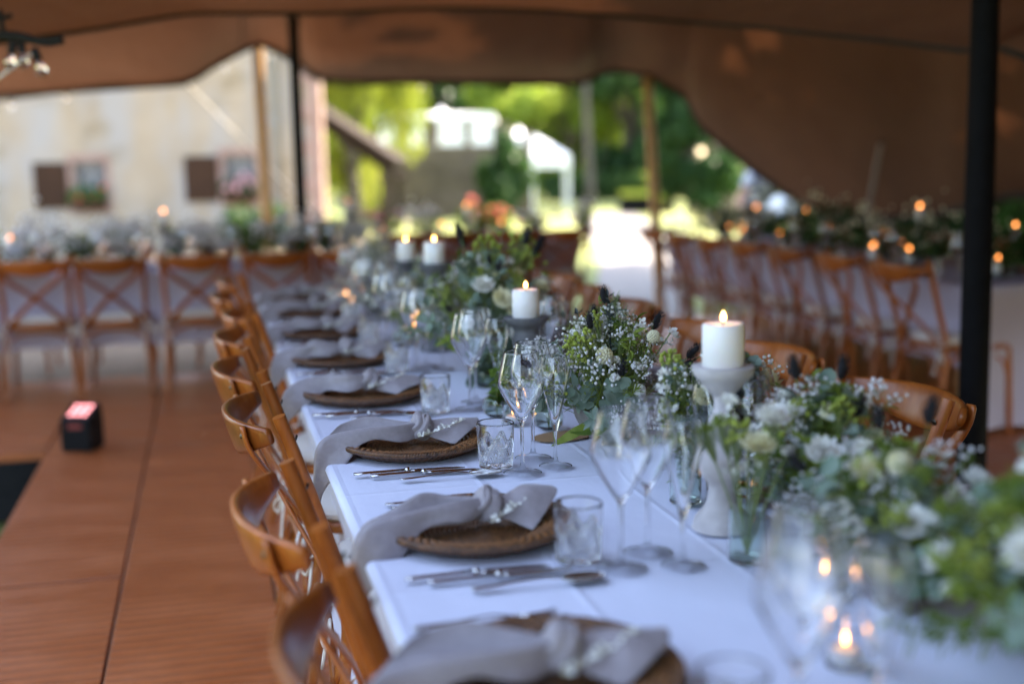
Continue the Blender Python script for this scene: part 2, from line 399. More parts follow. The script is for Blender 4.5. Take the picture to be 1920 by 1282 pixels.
def shirt_mat():
    m, nt, b = new_mat('floral shirt')
    f = noise(nt, 22, 2); nt.links.new(ramp_mix(nt, f, (.03, .06, .2), (.62, .62, .6), .42, .56), b.inputs['Base Color'])
    b.inputs['Roughness'].default_value = .85; return m
M['shirt'] = shirt_mat()

# ================================================================ SETTING
def sstep(a, b, x):
    t = min(1, max(0, (x-a)/(b-a))); return t*t*(3-2*t)
def ground_z(x, y): return -.36 + .33*sstep(6.6, 8.1, y) + .9*sstep(60, 200, y)*1.0
xs = sorted(set([-400, -150, -60, -30, -15, -8, -4, -2, -1, 0, 1, 2, 4, 8, 15, 30, 60, 150, 400]))
ys = [-200, -60, -20, -8, -3, 0, 3, 5, 6, 6.6, 7, 7.3, 7.6, 7.8, 8.1, 9, 11, 15, 20, 30, 45, 60, 90, 120, 160, 200, 400, 900]
mb = MB(); mb.add([(x, y, ground_z(x, y)) for y in ys for x in xs], [(j*len(xs)+i, j*len(xs)+i+1, (j+1)*len(xs)+i+1, (j+1)*len(xs)+i) for j in range(len(ys)-1) for i in range(len(xs)-1)])
tag(mb.build('ground', M['grass']), kind='structure')
def sheet(name, pts, z, mat, th=.02):
    n = len(pts); mb = MB(); mb.add([(p[0], p[1], z) for p in pts]+[(p[0], p[1], z-th) for p in pts], [tuple(range(n)), tuple(range(2*n-1, n-1, -1))]+[(i, n+i, n+(i+1) % n, (i+1) % n) for i in range(n)])
    return tag(mb.build(name, mat, smooth=False), kind='structure')
sheet('gravel_terrace', [(-16, 8.66), (2.9, 8.66), (2.9, 11.4), (3.2, 24), (-16, 24)], -.024, M['gravel'], .004)
pa = [onz(1128, 470, -.03), onz(1105, 640, -.03), onz(1330, 640, -.03), onz(1240, 430, -.03), onz(1190, 402, -.03), onz(1060, 402, -.03)]
sheet('garden_path', [(p.x, p.y) for p in pa][::-1], -.018, M['paving'], .008)

# raised wooden floor: each panel its own piece
floor = empty('floor'); tag(floor, kind='structure')
PW = .495; X0 = -.835
panels = []
for c in range(-7, 13):
    x0 = X0+PW*c
    if c < 0: cuts = [6.32, 8.6]
    elif c == 0: cuts = [-1.96, .11, 2.18, 4.25, 6.32, 8.6]
    else:
        cuts = [-2.2, 1.9+(c % 2)*.9-.9*(c == 1)+.3, 6.9 if c % 2 else 5.6, 8.6]
        if x0 > 1.1: cuts.append(10.2)
    for a, b in zip(cuts[:-1], cuts[1:]): panels.append((x0, a, b))
for (x0, a, b) in panels:
    mb = MB(); mb.box((0, 0, -.0175), (PW-.009, b-a-.024, .035), bev=.003)
    p = mb.build('floor_panel', M['floor'], floor, smooth=False)
    MB().box((x0+PW/2, b, -.014), (PW-.012, .05, .012)).build('dark_gap_strip', M['black'], floor, smooth=False)  # black strip added to darken the gap between panels
    p.location = (x0+PW/2, (a+b)/2, rnd.uniform(-.0015, .0005)); 
for (x, y) in [(X0+PW*i*2+.25, yy) for i in range(-3, 7) for yy in (6.5, 8.1)]+[(X0+PW*i*2+.25, yy) for i in range(0, 7) for yy in (-1.5, 1, 3.5)]:
    MB().box((x, y, -.2), (.09, .09, .33)).build('floor_support', M['black'], floor, smooth=False)
mb = MB()
mb.grid(lambda u, v: (X0-3.5+3.5*u, 6.335-.012*math.sin(u*60), -.036-.30*v), 120, 6)
mb.grid(lambda u, v: (X0+.012+.010*math.sin(u*70), -2+8.33*u, -.036-.31*v), 160, 6)
mb.build('floor_skirt', simple('black molton', (.004, .004, .005), .95, (.008, .008, .009), 12), floor)

# ---------------------------------------------------------------- tent canopy
COLS = [-330, -160, 0, 180, 345, 420, 485, 545, 603, 800, 1000, 1088, 1145, 1215, 1285, 1312, 1420, 1530, 1635, 1740, 1805, 1920, 2200, 2600]
EDGE = [(192, 10.6), (186, 10.8), (178, 11), (166, 11), (156, 11), (112, 11), (79, 11), (105, 11), (150, 11), (153, 11.2), (155, 11.3), (156, 11.3), (130, 11.2), (142, 11), (180, 11.1), (238, 11.2), (325, 11), (402, 10.6), (410, 10), (410, 9.4), (390, 8.8), (360, 8.2), (420, 7.2), (760, 6.2)]
def interp(xp, tab): return float(np.interp(xp, [t[0] for t in tab], [t[1] for t in tab]))
VY = [(-1000, 150), (-450, 112), (0, 78), (135, 64), (280, 30), (400, 24), (603, 24), (800, 15), (1000, 18), (1215, 34), (1420, 51), (1635, 73), (1805, 94), (1920, 106), (2200, 300), (2600, 720)]
rows = []
e_row = [at(x, y, d) for x, (y, d) in zip(COLS, EDGE)]
vd = lambda x: interp(x, [(-1000, 5), (0, 5.5), (400, 6), (1300, 6), (1920, 5), (2600, 4)])
v_row = [at(x, interp(x, VY), vd(x)) for x in COLS]
NC = len(COLS)
r_row = []; m_row = []
for i, x in enumerate(COLS):
    e, v = e_row[i], v_row[i]
    r = at(x, interp(x, VY)-70, vd(x)*.35+EDGE[i][1]*.65)
    r_row.append(r)
    m = (e*.5+r*.5); m.z -= .05+ .10*(1 if 600 < x < 1100 else 0); m_row.append(m)
def lin(i, a, b): return a+(b-a)*i/(NC-1)
def nrow(xl, xr, y, z, left=.45, right=1.7):
    out = []
    for i in range(NC):
        t = i/(NC-1); zz = z-.35*abs(t-.5)*2+left*(1-sstep(0, .22, t))-right*sstep(.80, 1, t)
        out.append(Vector((xl+(xr-xl)*t, y, zz)))
    return out
n0 = [Vector(((v_row[i].x*.85+lin(i, -3, 5)*.15), v_row[i].y*.72, v_row[i].z+.22)) for i in range(NC)]
n1 = nrow(-.05, 5.0, 2.9, 2.95); n2 = nrow(-.0, 5.1, 1.6, 2.75); n3 = nrow(-.3, 5.2, -1.0, 2.2, .4); n4 = nrow(-1.2, 5.4, -3.4, .95, 0, .4)  # unseen rows shaped for the light: back and right closed, left edge raised
tent = empty('stretch_tent', (0, 11, 0)); tag(tent, 'brown stretch canvas tent canopy spanning over all the tables', 'tent')
def canopy(rowset, name, sub=6, cs=4):
    colpts = []
    dense = [catmull([tuple(p) for p in row], cs) for row in rowset]
    if name == 'far_canopy':
        lin_ = [np.array(rowset[0][i])*(1-k/cs)+np.array(rowset[0][i+1])*(k/cs) for i in range(NC-1) for k in range(cs)]+[np.array(rowset[0][-1])]
        dense[0] = [lin_[0]]+[(lin_[i-1]+2*lin_[i]+lin_[i+1])/4 for i in range(1, len(lin_)-1)]+[lin_[-1]]
    ncol = len(dense[0]); out = []
    for c in range(ncol): out.append(catmull([d[c] for d in dense], sub))
    mb = MB(); nr = len(out[0])
    mb.add([out[c][r]-np.array([0, 11, 0]) for c in range(ncol) for r in range(nr)], [(c*nr+r, c*nr+r+1, (c+1)*nr+r+1, (c+1)*nr+r) for c in range(ncol-1) for r in range(nr-1)])
    o = mb.build(name, M['tent'], tent)
    return dense
dn = canopy([e_row, m_row, r_row], 'far_canopy')
canopy([v_row, n0, n1, n2, n3, n4], 'near_canopy')
# short piece that joins the two canopies behind the valley
canopy([[p+Vector((0, .01, .012)) for p in r_row], [(r_row[i]*.5+v_row[i]*.5)+Vector((0, 0, .25)) for i in range(NC)], [p+Vector((0, .004, .012)) for p in v_row]], 'valley_canopy')
off = Vector((0, 11, 0))
for k in (22, 46):
    line = catmull([d[k] for d in dn], 8); MB().tube([Vector(p)-off-Vector((0, 0, .004)) for p in line], 1, 6, ell=[(.012, .002)]*len(line), up=(1, 0, 0)).build('seam', M['tent_hem'] if k == 38 else M['tent'], tent)
MB().tube([Vector(p)-off for p in dn[0]], .032, 8, up=(0, 0, 1)).build('hem', M['tent_hem'], tent)
vrow_d = catmull([tuple(p) for p in v_row], 4)
MB().tube([Vector(p)-off for p in vrow_d], .016, 8).build('seam_webbing', M['tent_hem'], tent)

def pole(name, top, bot, r, mat, label, cat='pole', foot=True, group=None):
    t, b = Vector(top), Vector(bot); e = empty(name, b)
    mb = MB(); mb.tube([(0, 0, 0), (t-b)*.5, t-b], [r, r, r*.92], 16); mb.build('shaft', mat, e, auto=50)
    MB().ball(t-b, r*1.25, 12, 8, (1, 1, .7)).build('cap', M['tent_hem'], e)
    if foot: MB().lathe([(0, .012), (r*2.2, .012), (r*2.3, 0), (0, 0)][::-1], 16).build('base_plate', M['black'], e, auto=40)
    return tag(e, label, cat, group)
def foot_of(x1, y1, x2, y2, d, z=-.03):
    a, b = at(x1, y1, d), at(x2, y2, d); t = (z-a.z)/(b.z-a.z); return a, a+(b-a)*t
a, b = foot_of(549, 38, 566, 415, 9.3); pole('tent_pole', a, b, .045, M['black'], 'thin black tent pole in front of the plaster house')
a, b = foot_of(1849, -40, 1823, 800, 4.4, 0); pole('tent_pole', a, b, .053, M['black'], 'thick black tent pole at the right by the chairs')
a, b = foot_of(482, 76, 500, 392, 11.05); pole('tent_pole', a, b, .052, M['pole_wood'], 'honey wooden tent pole beside the grey downpipe')
a, b = foot_of(1214, 141, 1230, 430, 11.0); pole('tent_pole', a, b, .046, M['pole_wood'], 'honey wooden tent pole beside the black planter box')
a, b = foot_of(1652, 268, 1628, 395, 8.6); pole('tent_pole', a, b, (.018), M['alu'], 'short pale pole propping the low right tent wall')

def rope(a, b, r, label, mat=None, sag=.0, n=8):
    a, b = Vector(a), Vector(b)
    o = MB().tube([(b-a)*(i/n)+Vector((0, 0, -sag*math.sin(math.pi*i/n))) for i in range(n+1)], r, 6).build('guy_rope', mat or M['rope'])
    o.location = a; return tag(o, label, 'rope')
rope(at(352, 158, 11), at(610, 420, 11.8), .008, 'thin pale guy rope slanting down across the house wall')
rope(at(62, 100, 4.6), at(-260, 330, 4.6), .006, 'pale rope running down from the bulb cable at top left')
rope(at(1175, 150, 11.3), at(1095, 415, 14), (.004), 'thin guy rope slanting over the sunny lawn', M['bark'])

# festoon cable with bulbs along the seam, top left
fc = empty('festoon_lights', at(0, 75, 4.6)); o0 = at(0, 75, 4.6)
tag(fc, 'black festoon cable with clear bulbs under the tent top left', 'string lights')
pts = [at(x, y, 4.6)-o0 for x, y in [(-260, 40), (-120, 60), (-40, 66), (0, 67), (30, 68), (60, 75), (90, 80), (118, 75)]]
MB().tube([tuple(p) for p in catmull(pts, 4)], .017, 8).build('cable', M['cable'], fc)
MB().tube([at(8, 66, 4.6)-o0, at(3, 45, 4.6)-o0, at(0, 20, 4.6)-o0], .010, 8).build('cable', M['cable'], fc)
MB().tube([at(-10, 34, 4.6)-o0, at(8, 34, 4.6)-o0, at(22, 30, 4.6)-o0], .010, 8).build('cable', M['cable'], fc)
def bulb(x, y, d, dx, parent, base, s=1.0):
    p = at(x, y, d)-base; dr = (CR*dx-CU); dr = Vector(dr.tolist()).normalized(); dr.normalize()
    m3 = dr.to_track_quat('Z', 'Y').to_matrix().to_4x4(); m3.translation = p
    sk = MB().lathe([(0, 0), (.014*s, 0), (.016*s, .01*s), (.016*s, .045*s), (.013*s, .05*s), (0, .05*s)], 14).build('bulb_socket', M['cable'], parent)
    sk.matrix_local = m3
    g = MB().lathe([(.010*s, .048*s), (.013*s, .055*s), (.021*s, .072*s), (.023*s, .085*s), (.019*s, .1*s), (.010*s, .108*s), (0, .11*s)], 16).build('bulb', M['glass'], sk)
    return sk
bulb(25, 78, 4.6, -.15, fc, o0); bulb(40, 80, 4.6, .1, fc, o0, .9); bulb(64, 92, 4.6, .35, fc, o0)
f2 = empty('festoon_lights', at(20, 180, 11)); o1 = at(20, 180, 11)
tag(f2, 'thin bulb string hanging along the tent hem before the house', 'string lights')
pts = [at(x, y, 10.9)-o1 for x, y in [(-80, 190), (20, 186), (120, 172), (180, 163), (230, 160), (345, 160), (425, 112), (490, 84), (520, 100), (603, 155), (700, 160), (790, 152), (930, 160), (1090, 160)]]
MB().tube([tuple(p) for p in catmull(pts, 3)], .009, 6).build('cable', M['cable'], f2)
for (x, y) in [(22, 186), (125, 172), (425, 112), (507, 92), (790, 153)]: bulb(x, y, 10.9, 0, f2, o1, .8)

# ---------------------------------------------------------------- house
HD = 22.0; hs = HD/FPX
e1 = Vector((CR[0], CR[1], 0)).normalized(); e2 = Vector((CF[0], CF[1], 0)).normalized()
hc = at(606, 400, HD); hc.z = -.03
house = empty('plaster_house', hc); house.rotation_euler = (0, 0, math.atan2(e1.y, e1.x))
tag(house, 'old cream plaster house with brown shutters and pink corner stones', 'house')
def hz(y): return at(300, y, HD).z+.03
def hx(x): return (x-606)*hs
W = 14.0; H = 5.2
wins = [(hx(142), hx(203), hz(385), hz(300)), (hx(424), hx(484), hz(376), hz(293))]
# wall with real openings, built as a band of boxes round the windows
mb = MB(); zb, zt = wins[0][2], wins[0][3]
zb2, zt2 = wins[1][2], wins[1][3]
lo, hi = min(zb, zb2), max(zt, zt2)
th = .45
def wbox(x0, x1, z0, z1): mb.box(((x0+x1)/2, th/2, (z0+z1)/2), (x1-x0, th, z1-z0))
wbox(-W, 0, 0, lo); wbox(-W, 0, hi, H)
wbox(-W, wins[0][0], lo, hi); wbox(wins[0][1], wins[1][0], lo, hi); wbox(wins[1][1], 0, lo, hi)
for w in wins:
    if w[2] > lo+.002: wbox(w[0], w[1], lo, w[2])
    if w[3] < hi-.002: wbox(w[0], w[1], w[3], hi)
mb.box((-W/2-1.3, 8, H/2), (W-2.6, .4, H)); mb.box((-W+.2, 4.2, H/2), (.4, 7.1, H)); mb.box((-1.15, 4.2, H/2), (.4, 7.6, H), rot=(0, 0, R(14)))
mb.build('wall', M['plaster'], house, smooth=False)
mb = MB(); mb.add([(-W-.4, -.5, H-.1), (.4, -.5, H-.1), (.4, 4.1, H+4), (-W-.4, 4.1, H+4), (-W-.4, 8.7, H-.1), (.4, 8.7, H-.1)], [(0, 1, 2, 3), (3, 2, 5, 4)])
o = mb.build('roof', M['tile'], house, smooth=False); o.modifiers.new('t', 'SOLIDIFY').thickness = .15
z = 0; k = 0
while z < H-.3:
    h = .32; wdt = .42 if k % 2 else .24
    MB().box((-wdt/2+.03, .10, z+h/2), (wdt, .28, h-.015), bev=.012).build('quoin', M['sandstone'], house, smooth=False); z += h; k += 1
for i, w in enumerate(wins):
    x0, x1, z0, z1 = w
    win = MB()
    for (a, b, c, d) in ((x0-.09, x1+.09, z1, z1+.12), (x0-.09, x1+.09, z0-.12, z0), (x0-.09, x0, z0, z1), (x1, x1+.09, z0, z1)):
        win.box(((a+b)/2, .03, (c+d)/2), (b-a-.004, .10, d-c-.004))
    wo = win.build('window', M['sandstone'], house, smooth=False)
    fr = MB()
    for (a, b, c, d) in ((x0, x1, z1-.05, z1), (x0, x1, z0, z0+.05), (x0, x0+.05, z0+.05, z1-.05), (x1-.05, x1, z0+.05, z1-.05), ((x0+x1)/2-.025, (x0+x1)/2+.025, z0+.05, z1-.05)):
        fr.box(((a+b)/2, .16, (c+d)/2), (b-a, .06, d-c))
    for t in (.36, .68): fr.box(((x0+x1)/2, .165, z0+(z1-z0)*t), (x1-x0-.1, .03, .03))
    fr.build('frame', M['zinc'], wo, smooth=False)
    for sgn in (0, 1):
        a = x0+.05 if not sgn else (x0+x1)/2+.025; b = (x0+x1)/2-.025 if not sgn else x1-.05
        for t0, t1 in ((0.07, .345), (.375, .665), (.695, .93)):
            MB().box(((a+b)/2, .17, z0+(z1-z0)*(t0+t1)/2), (b-a, .012, (z1-z0)*(t1-t0))).build('pane', M['pane'], wo, smooth=False)
    sh = MB(); sw = .60; sx = x0-.10-sw
    sh.box((sx+sw/2, -.03, (z0+z1)/2-.02), (sw, .03, z1-z0+.02))
    so = sh.build('shutter', M['shutter'], house, smooth=False)
    for kk in range(9):
        zz = z0+.05+(z1-z0-.1)*(kk+.5)/9
        MB().box((sx+sw/2, -.052, zz), (sw-.1, .012, (z1-z0-.1)/9-.012), rot=(R(-14), 0, 0)).build('slat', M['shutter'], so, smooth=False)
    bx = MB().box(((x0+x1)/2, -.10, z0+.02), (x1-x0, .18, .16)).build('flower_box', M['shutter'], house, smooth=False)
    r2 = random.Random(30+i); lf = MB(); bl = MB()
    for kk in range(150):
        p = Vector((r2.uniform(x0-.02, x1+.02), r2.uniform(-.24, .0), z0+.08+abs(r2.gauss(0, .10))+(.0 if i else .02)))
        lf.leaf(p, (r2.uniform(-1, 1), r2.uniform(-1, .5), r2.uniform(-.2, 1)), (0, -1, .4), .09, .07)
    for kk in range(14 if i else 7):
        bl.ball((r2.uniform(x0, x1), r2.uniform(-.26, -.06), z0+.12+abs(r2.gauss(0, .13))), r2.uniform(.03, .055), 6, 4)
    lf.build('foliage', M['tree1'] if i == 0 else M['tree3'], bx, smooth=False); bl.build('blossoms', M['red'] if i == 0 else M['pink'], bx)
mb = MB().tube([(hx(522), -.09, .1), (hx(522), -.09, H-.3), (hx(522), -.35, H-.05)], .075, 12); pp = mb.build('downpipe', M['zinc'], house)
for zz in (.8, 2.2, 3.6): MB().lathe([(.076, 0), (.09, 0), (.09, .04), (.076, .04)], 12, (hx(522), -.09, zz)).build('bracket', M['zinc'], pp)

# lean-to shed roof and post right of the house
sh0 = at(602, 400, 25); sh0.z = -.03
shed = empty('lean_to_shed', sh0); shed.rotation_euler = (0, 0, math.atan2(e1.y, e1.x))
tag(shed, 'dark timber lean-to roof sloping down from the house corner', 'shed')
s25 = 25/FPX; dz = lambda y: at(670, y, 25).z+.03
za, zb_ = dz(192), dz(302); xe = 148*s25
mb = MB(); mb.add([(-.5, -.1, za+.25), (xe, -.1, zb_), (xe, 3, zb_), (-.5, 3, za+.25)], [(0, 1, 2, 3)])
o = mb.build('roof', M['roof'], shed, smooth=False); sl = o.modifiers.new('t', 'SOLIDIFY'); sl.thickness = .22
for k in range(4): MB().tube([(-.4, .3+.8*k, za-.12), (xe-.05, .3+.8*k, zb_-.36)], .05, 6).build('rafter', M['roof'], shed)
for (px, yy) in ((xe-.25, 0), (xe-.25, 2.8)): MB().box((px, yy, zb_/2-.15), (.14, .14, zb_-.35)).build('post', M['roof'], shed, smooth=False)

# crenellated garden wall
WD = 33.0; s = WD/FPX
w0 = at(745, 400, WD); w0.z = -.05
gw = empty('garden_wall', w0); gw.rotation_euler = (0, 0, math.atan2(e1.y, e1.x))
tag(gw, 'old stone garden wall with square battlements before the marquee', 'wall')
wz = lambda y: at(850, y, WD).z+.05
x1 = (1000-745)*s
r2 = random.Random(5)
course = .34; nz = int(wz(272)/course)+1; hh = wz(272)/nz
for j in range(nz):
    x = -.9 - (j % 2)*.25
    while x < x1:
        L = r2.uniform(.45, .85); xe2 = min(x+L, x1)
        MB().box(((x+xe2)/2, .2+r2.uniform(-.02, .02), hh*(j+.5)), (xe2-x-.02, .4, hh-.02), bev=.015).build('stone', M['old_stone'], gw, smooth=False); x = xe2
MB().box(((x1-.9)/2, .2, nz*hh/2-.02), (x1+.85, .33, nz*hh)).build('core', M['old_stone'], gw, smooth=False)
for (a, b, top) in ((750, 771, 222), (796, 826, 222), (872, 887, 222), (926, 958, 232), (985, 1000, 250)):
    t = wz(top); b0 = nz*hh; k = 0
    while b0 < t-.05:
        h2 = min(.3, t-b0); MB().box((((a+b)/2-745)*s, .2, b0+h2/2), ((b-a)*s, .38, h2-.012), bev=.015).build('merlon_stone', M['old_stone'], gw, smooth=False); b0 += h2

# white marquee behind the wall and small white gazebo
def marquee(x0, x1, ytop, yeave, D, depth, label, peak=None, walls=True, slope=0, wallmat=None):
    s = D/FPX; o = at(x0, 400, D); o.z = -.05
    e = empty('marquee', o); e.rotation_euler = (0, 0, math.atan2(e1.y, e1.x)); tag(e, label, 'marquee')
    Wd = (x1-x0)*s; zt = at((x0+x1)/2, ytop, D).z+.05; ze = at((x0+x1)/2, yeave, D).z+.05
    mb = MB()
    rid = Wd*(.5 if not slope else slope)
    v = [(0, 0, ze), (Wd, 0, ze if not slope else ze), (Wd, depth, ze), (0, depth, ze), (rid-.001, depth*.3, zt), (rid+.001, depth*.3, zt), (rid, depth*.7, zt)]
    mb.add(v, [(0, 1, 5, 4), (1, 2, 6, 5), (2, 3, 6), (3, 0, 4, 6), (4, 5, 6)])
    rf = mb.build('roof', M['white_paint'], e, smooth=False)
    vz = .35; mb = MB()
    for (p, q) in (((0, 0), (Wd, 0)), ((Wd, 0), (Wd, depth)), ((Wd, depth), (0, depth)), ((0, depth), (0, 0))):
        n = 10
        mb.add([(p[0]+(q[0]-p[0])*i/n, p[1]+(q[1]-p[1])*i/n, z) for z in (0, 1) for i in range(n+1)] if False else [(p[0]+(q[0]-p[0])*i/n, p[1]+(q[1]-p[1])*i/n, ze-(zz*(vz+.05*math.sin(i*math.pi)))) for zz in (0, 1) for i in range(n+1)], [(i, i+1, n+2+i, n+1+i) for i in range(n)])
    mb.build('valance', M['white_paint'], rf, smooth=False)
    for (px, py) in ((.05, .05), (Wd-.05, .05), (Wd-.05, depth-.05), (.05, depth-.05)): MB().box((px, py, ze/2), (.07, .07, ze)).build('post', M['white_paint'], e, smooth=False)
    if walls:
        MB().grid(lambda u, v: (Wd*u, depth-.02+.03*math.sin(u*50), ze*v), 60, 3).build('back_wall', M['white_paint'], e)
        MB().grid(lambda u, v: (Wd*u, .06+.03*math.sin(u*50), .02+(ze-.1)*v), 60, 3).build('front_wall', wallmat or M['white_paint'], e)
    if peak:
        MB().lathe([(.3, 0), (.2, .12), (.1, .25), (.02, .36)], 12, (rid, depth*.5, zt-.1)).build('peak', M['white_paint'], rf)
    return e
marquee(716, 930, 210, 217, 41, 6, 'large white marquee rising behind the battlement wall', peak=True)
marquee(962, 990, 238, 256, 39, 2.5, 'narrow white canopy glimpsed between battlements and gazebo')
gz = marquee(998, 1070, 252, 292, 37, 2.5, 'small white gazebo with open sides by the lawn', walls=False, slope=.1)

# black planter trough on the lawn edge
pl0 = at(1212, 405, 34); pl0.z = -.03
pt = empty('planter_box', pl0); pt.rotation_euler = (0, 0, math.atan2(e1.y, e1.x)); tag(pt, 'long black planter box standing at the lawn edge', 'planter')
mb = MB()
for (cx, cy, dx, dy) in ((0, -.25, 1.5, .05), (0, .25, 1.5, .05), (-.725, 0, .05, .45), (.725, 0, .05, .45)): mb.box((cx, cy, .24), (dx, dy, .48))
mb.box((0, 0, .1), (1.38, .44, .1)); mb.build('trough', M['black'], pt, smooth=False)
r2 = random.Random(3); lf = MB()
for k in range(160): lf.leaf((r2.uniform(-.68, .68), r2.uniform(-.2, .2), .4), (r2.uniform(-.6, .6), r2.uniform(-.5, .5), 1), (0, -1, 0), r2.uniform(.15, .3), .04)
lf.build('plants', M['fern'], pt, smooth=False)

# ---------------------------------------------------------------- trees
def leafcloud(n, centers, radii, size, seed, droop=0):
    rg = np.random.default_rng(seed)
    idx = rg.integers(0, len(centers), n)
    C = np.array(centers)[idx]; RR = np.array(radii)[idx]
    d = rg.normal(size=(n, 3)); d /= np.linalg.norm(d, axis=1)[:, None]
    rr = rg.random(n)**.45
    P = C+d*RR*rr[:, None]
    a = rg.normal(size=(n, 3)); a /= np.linalg.norm(a, axis=1)[:, None]
    if droop: a = a*.35+np.array([0, 0, -1])*droop; a /= np.linalg.norm(a, axis=1)[:, None]
    b = np.cross(a, rg.normal(size=(n, 3))); b /= np.linalg.norm(b, axis=1)[:, None]
    s = size*(.6+.8*rg.random(n))[:, None]
    wd = .5 if not droop else .16
    return np.stack([P-a*s, P+b*s*wd, P+a*s, P-b*s*wd], 1)
def tree(loc, h, r, mat, label, seed, n=7000, leaf=.13, trunk=.16, crown_lo=.3, droop=0, group=None, bark='bark'):
    rg = random.Random(seed); e = empty('tree', loc); tag(e, label, 'tree', group)
    tk = MB(); pts = [(0, 0, -.1), (rg.uniform(-.1, .1), rg.uniform(-.1, .1), h*.3), (rg.uniform(-.2, .2), rg.uniform(-.2, .2), h*.6), (rg.uniform(-.3, .3), rg.uniform(-.3, .3), h*.92)]
    tk.tube(catmull(pts, 4), [trunk*(1-.85*i/12) for i in range(13)], 9)
    cen = []; rad = []
    for k in range(24):
        t = crown_lo+(1-crown_lo)*rg.random(); a = rg.uniform(0, 6.28); prof = math.sin(math.pi*min(1, .18+.82*(t-crown_lo)/(1-crown_lo)))**.7
        q = r*prof*rg.uniform(.45, .85); c = (q*math.cos(a), q*math.sin(a), h*t)
        cen.append(c); s = r*rg.uniform(.26, .44); rad.append((s, s, s*(.8 if not droop else 1.9)))
        tk.tube([(0, 0, h*max(.2, t-.25)), (c[0]*.55, c[1]*.55, h*t-.1*r), c], [trunk*.35, trunk*.2, .02], 6)
    tk.build('trunk', M[bark], e)
    link('crown', np_quads('crown', leafcloud(n, cen, rad, leaf, seed, droop), mat), e)
    return e
def gpt(x, d):
    p = at(x, 400, d); p.z = ground_z(p.x, p.y); return p
tree(gpt(668, 30), 7.0, 1.75, M['willow'], 'yellow-green weeping willow right of the house corner', 1, 9000, .20, .2, .12, droop=1.0)
tree(gpt(600, 36), 8.5, 2.4, M['willow'], 'yellow-green tree half hidden behind the house corner', 2, 7000, .2, .2, .15, droop=.6)
specs = [(790, 58, 13, 4.2, 'tree3', 'deep green tree behind the left end of the marquee'), (905, 62, 14, 4.6, 'tree3', 'dark broad tree rising behind the marquee peak'),
 (985, 54, 7.0, 2.6, 'tree2', 'bright green tree between the marquee and the gazebo'), (1065, 50, 5.4, 2.6, 'tree2', 'sunny yellow-green bush tree behind the gazebo'),
 (1030, 70, 15, 4.5, 'tree1', 'tall mid green tree far behind the gazebo'), (1180, 48, 9, 2.2, 'tree3', 'dark green tree left of the wooden pole'), 
 (1130, 66, 14, 3.8, 'tree1', 'tall green tree beyond the middle of the lawn'), (1255, 55, 10, 3.0, 'tree1', 'mid green tree right of the wooden pole'),
 (1300, 27, 4.2, 1.05, 'tree3', 'dark ivy covered tree beside the low tent edge'), (1360, 44, 11, 3.2, 'tree1', 'green tree at the right end of the lawn')]
for i, (x, d, h, r, m, lab) in enumerate(specs): tree(gpt(x, d), h, r, M[m], lab, 20+i, 6500, .10*h**.45, .05*h**.7, .12 if d < 52 else .2, group='garden trees')
tree(gpt(1108, 40), 10, 2.2, M['tree1'], 'tree with a tall bare pale trunk beside the gazebo', 55, 5000, .2, .15, .62, group='garden trees', bark='bark')
# trees outside the tent to the right: dapples from the first, added shade from the rest
tree(Vector((9.8, 12.4, -.03)), 11, 3.6, M['tree1'], 'large green tree outside the tent wall on the right', 71, 1500, .40, .25, .35, group='garden trees')
tree(Vector((9.0, 5.6, -.03)), 11, 3.8, M['tree3'], 'unseen dark tree added at right to shade the tent roof', 72, 3200, .40, .25, .35, group='garden trees')  # unseen tree added to keep sun off the near canopy
tree(Vector((8.4, 15.2, -.03)), 10.5, 3.0, M['tree1'], 'unseen leafy tree added outside the tent to shade the garden path', 73, 5000, .26, .25, .35, group='garden trees')  # hidden tree added so its shadow falls on the garden path
# woodland mass on the rising ground
rg = np.random.default_rng(9); cen = []; rad = []
for k in range(240):
    x = rg.uniform(-60, 110); y = rg.uniform(78, 112); h = rg.uniform(2, 17); cen.append((x, y, h)); rad.append((5, 4, 5))
tag(link('woodland', np_quads('woodland', leafcloud(38000, cen, rad, .75, 3), M['tree1'])), 'dense green woodland filling the background behind the garden', 'woodland', kind='stuff')
# low hedge at the far side of the lawn
cen = []; rad = []
for k in range(40): p = gpt(1040+k*9, 46); cen.append((p.x, p.y, .5)); rad.append((.6, .6, .55))
tag(link('hedge', np_quads('hedge', leafcloud(7000, cen, rad, .12, 5), M['tree3'])), 'low clipped green hedge along the far edge of the lawn', 'hedge')
cen = []; rad = []  # hedge added to block light entering under the right canvas
for k in range(44): cen.append((6.25+.1*math.sin(k), 3.2+k*.2, .85)); rad.append((.45, .4, .85))
tag(link('hedge', np_quads('hedge', leafcloud(14000, cen, rad, .085, 6), M['tree1'])), 'green hedge added outside the low right canvas to block light', 'hedge')
cen = []; rad = []  # out-of-frame hedge added to block low sky on the left
for k in range(60): cen.append((-5.2+.15*math.sin(k*1.7), -7+(k % 30)*.5, .6+1.35*(k//30))); rad.append((.7, .55, .85))
tag(link('hedge', np_quads('hedge', leafcloud(18000, cen, rad, .11, 7), M['tree3'])), 'unseen tall dark hedge added at left to block low sky light', 'hedge')
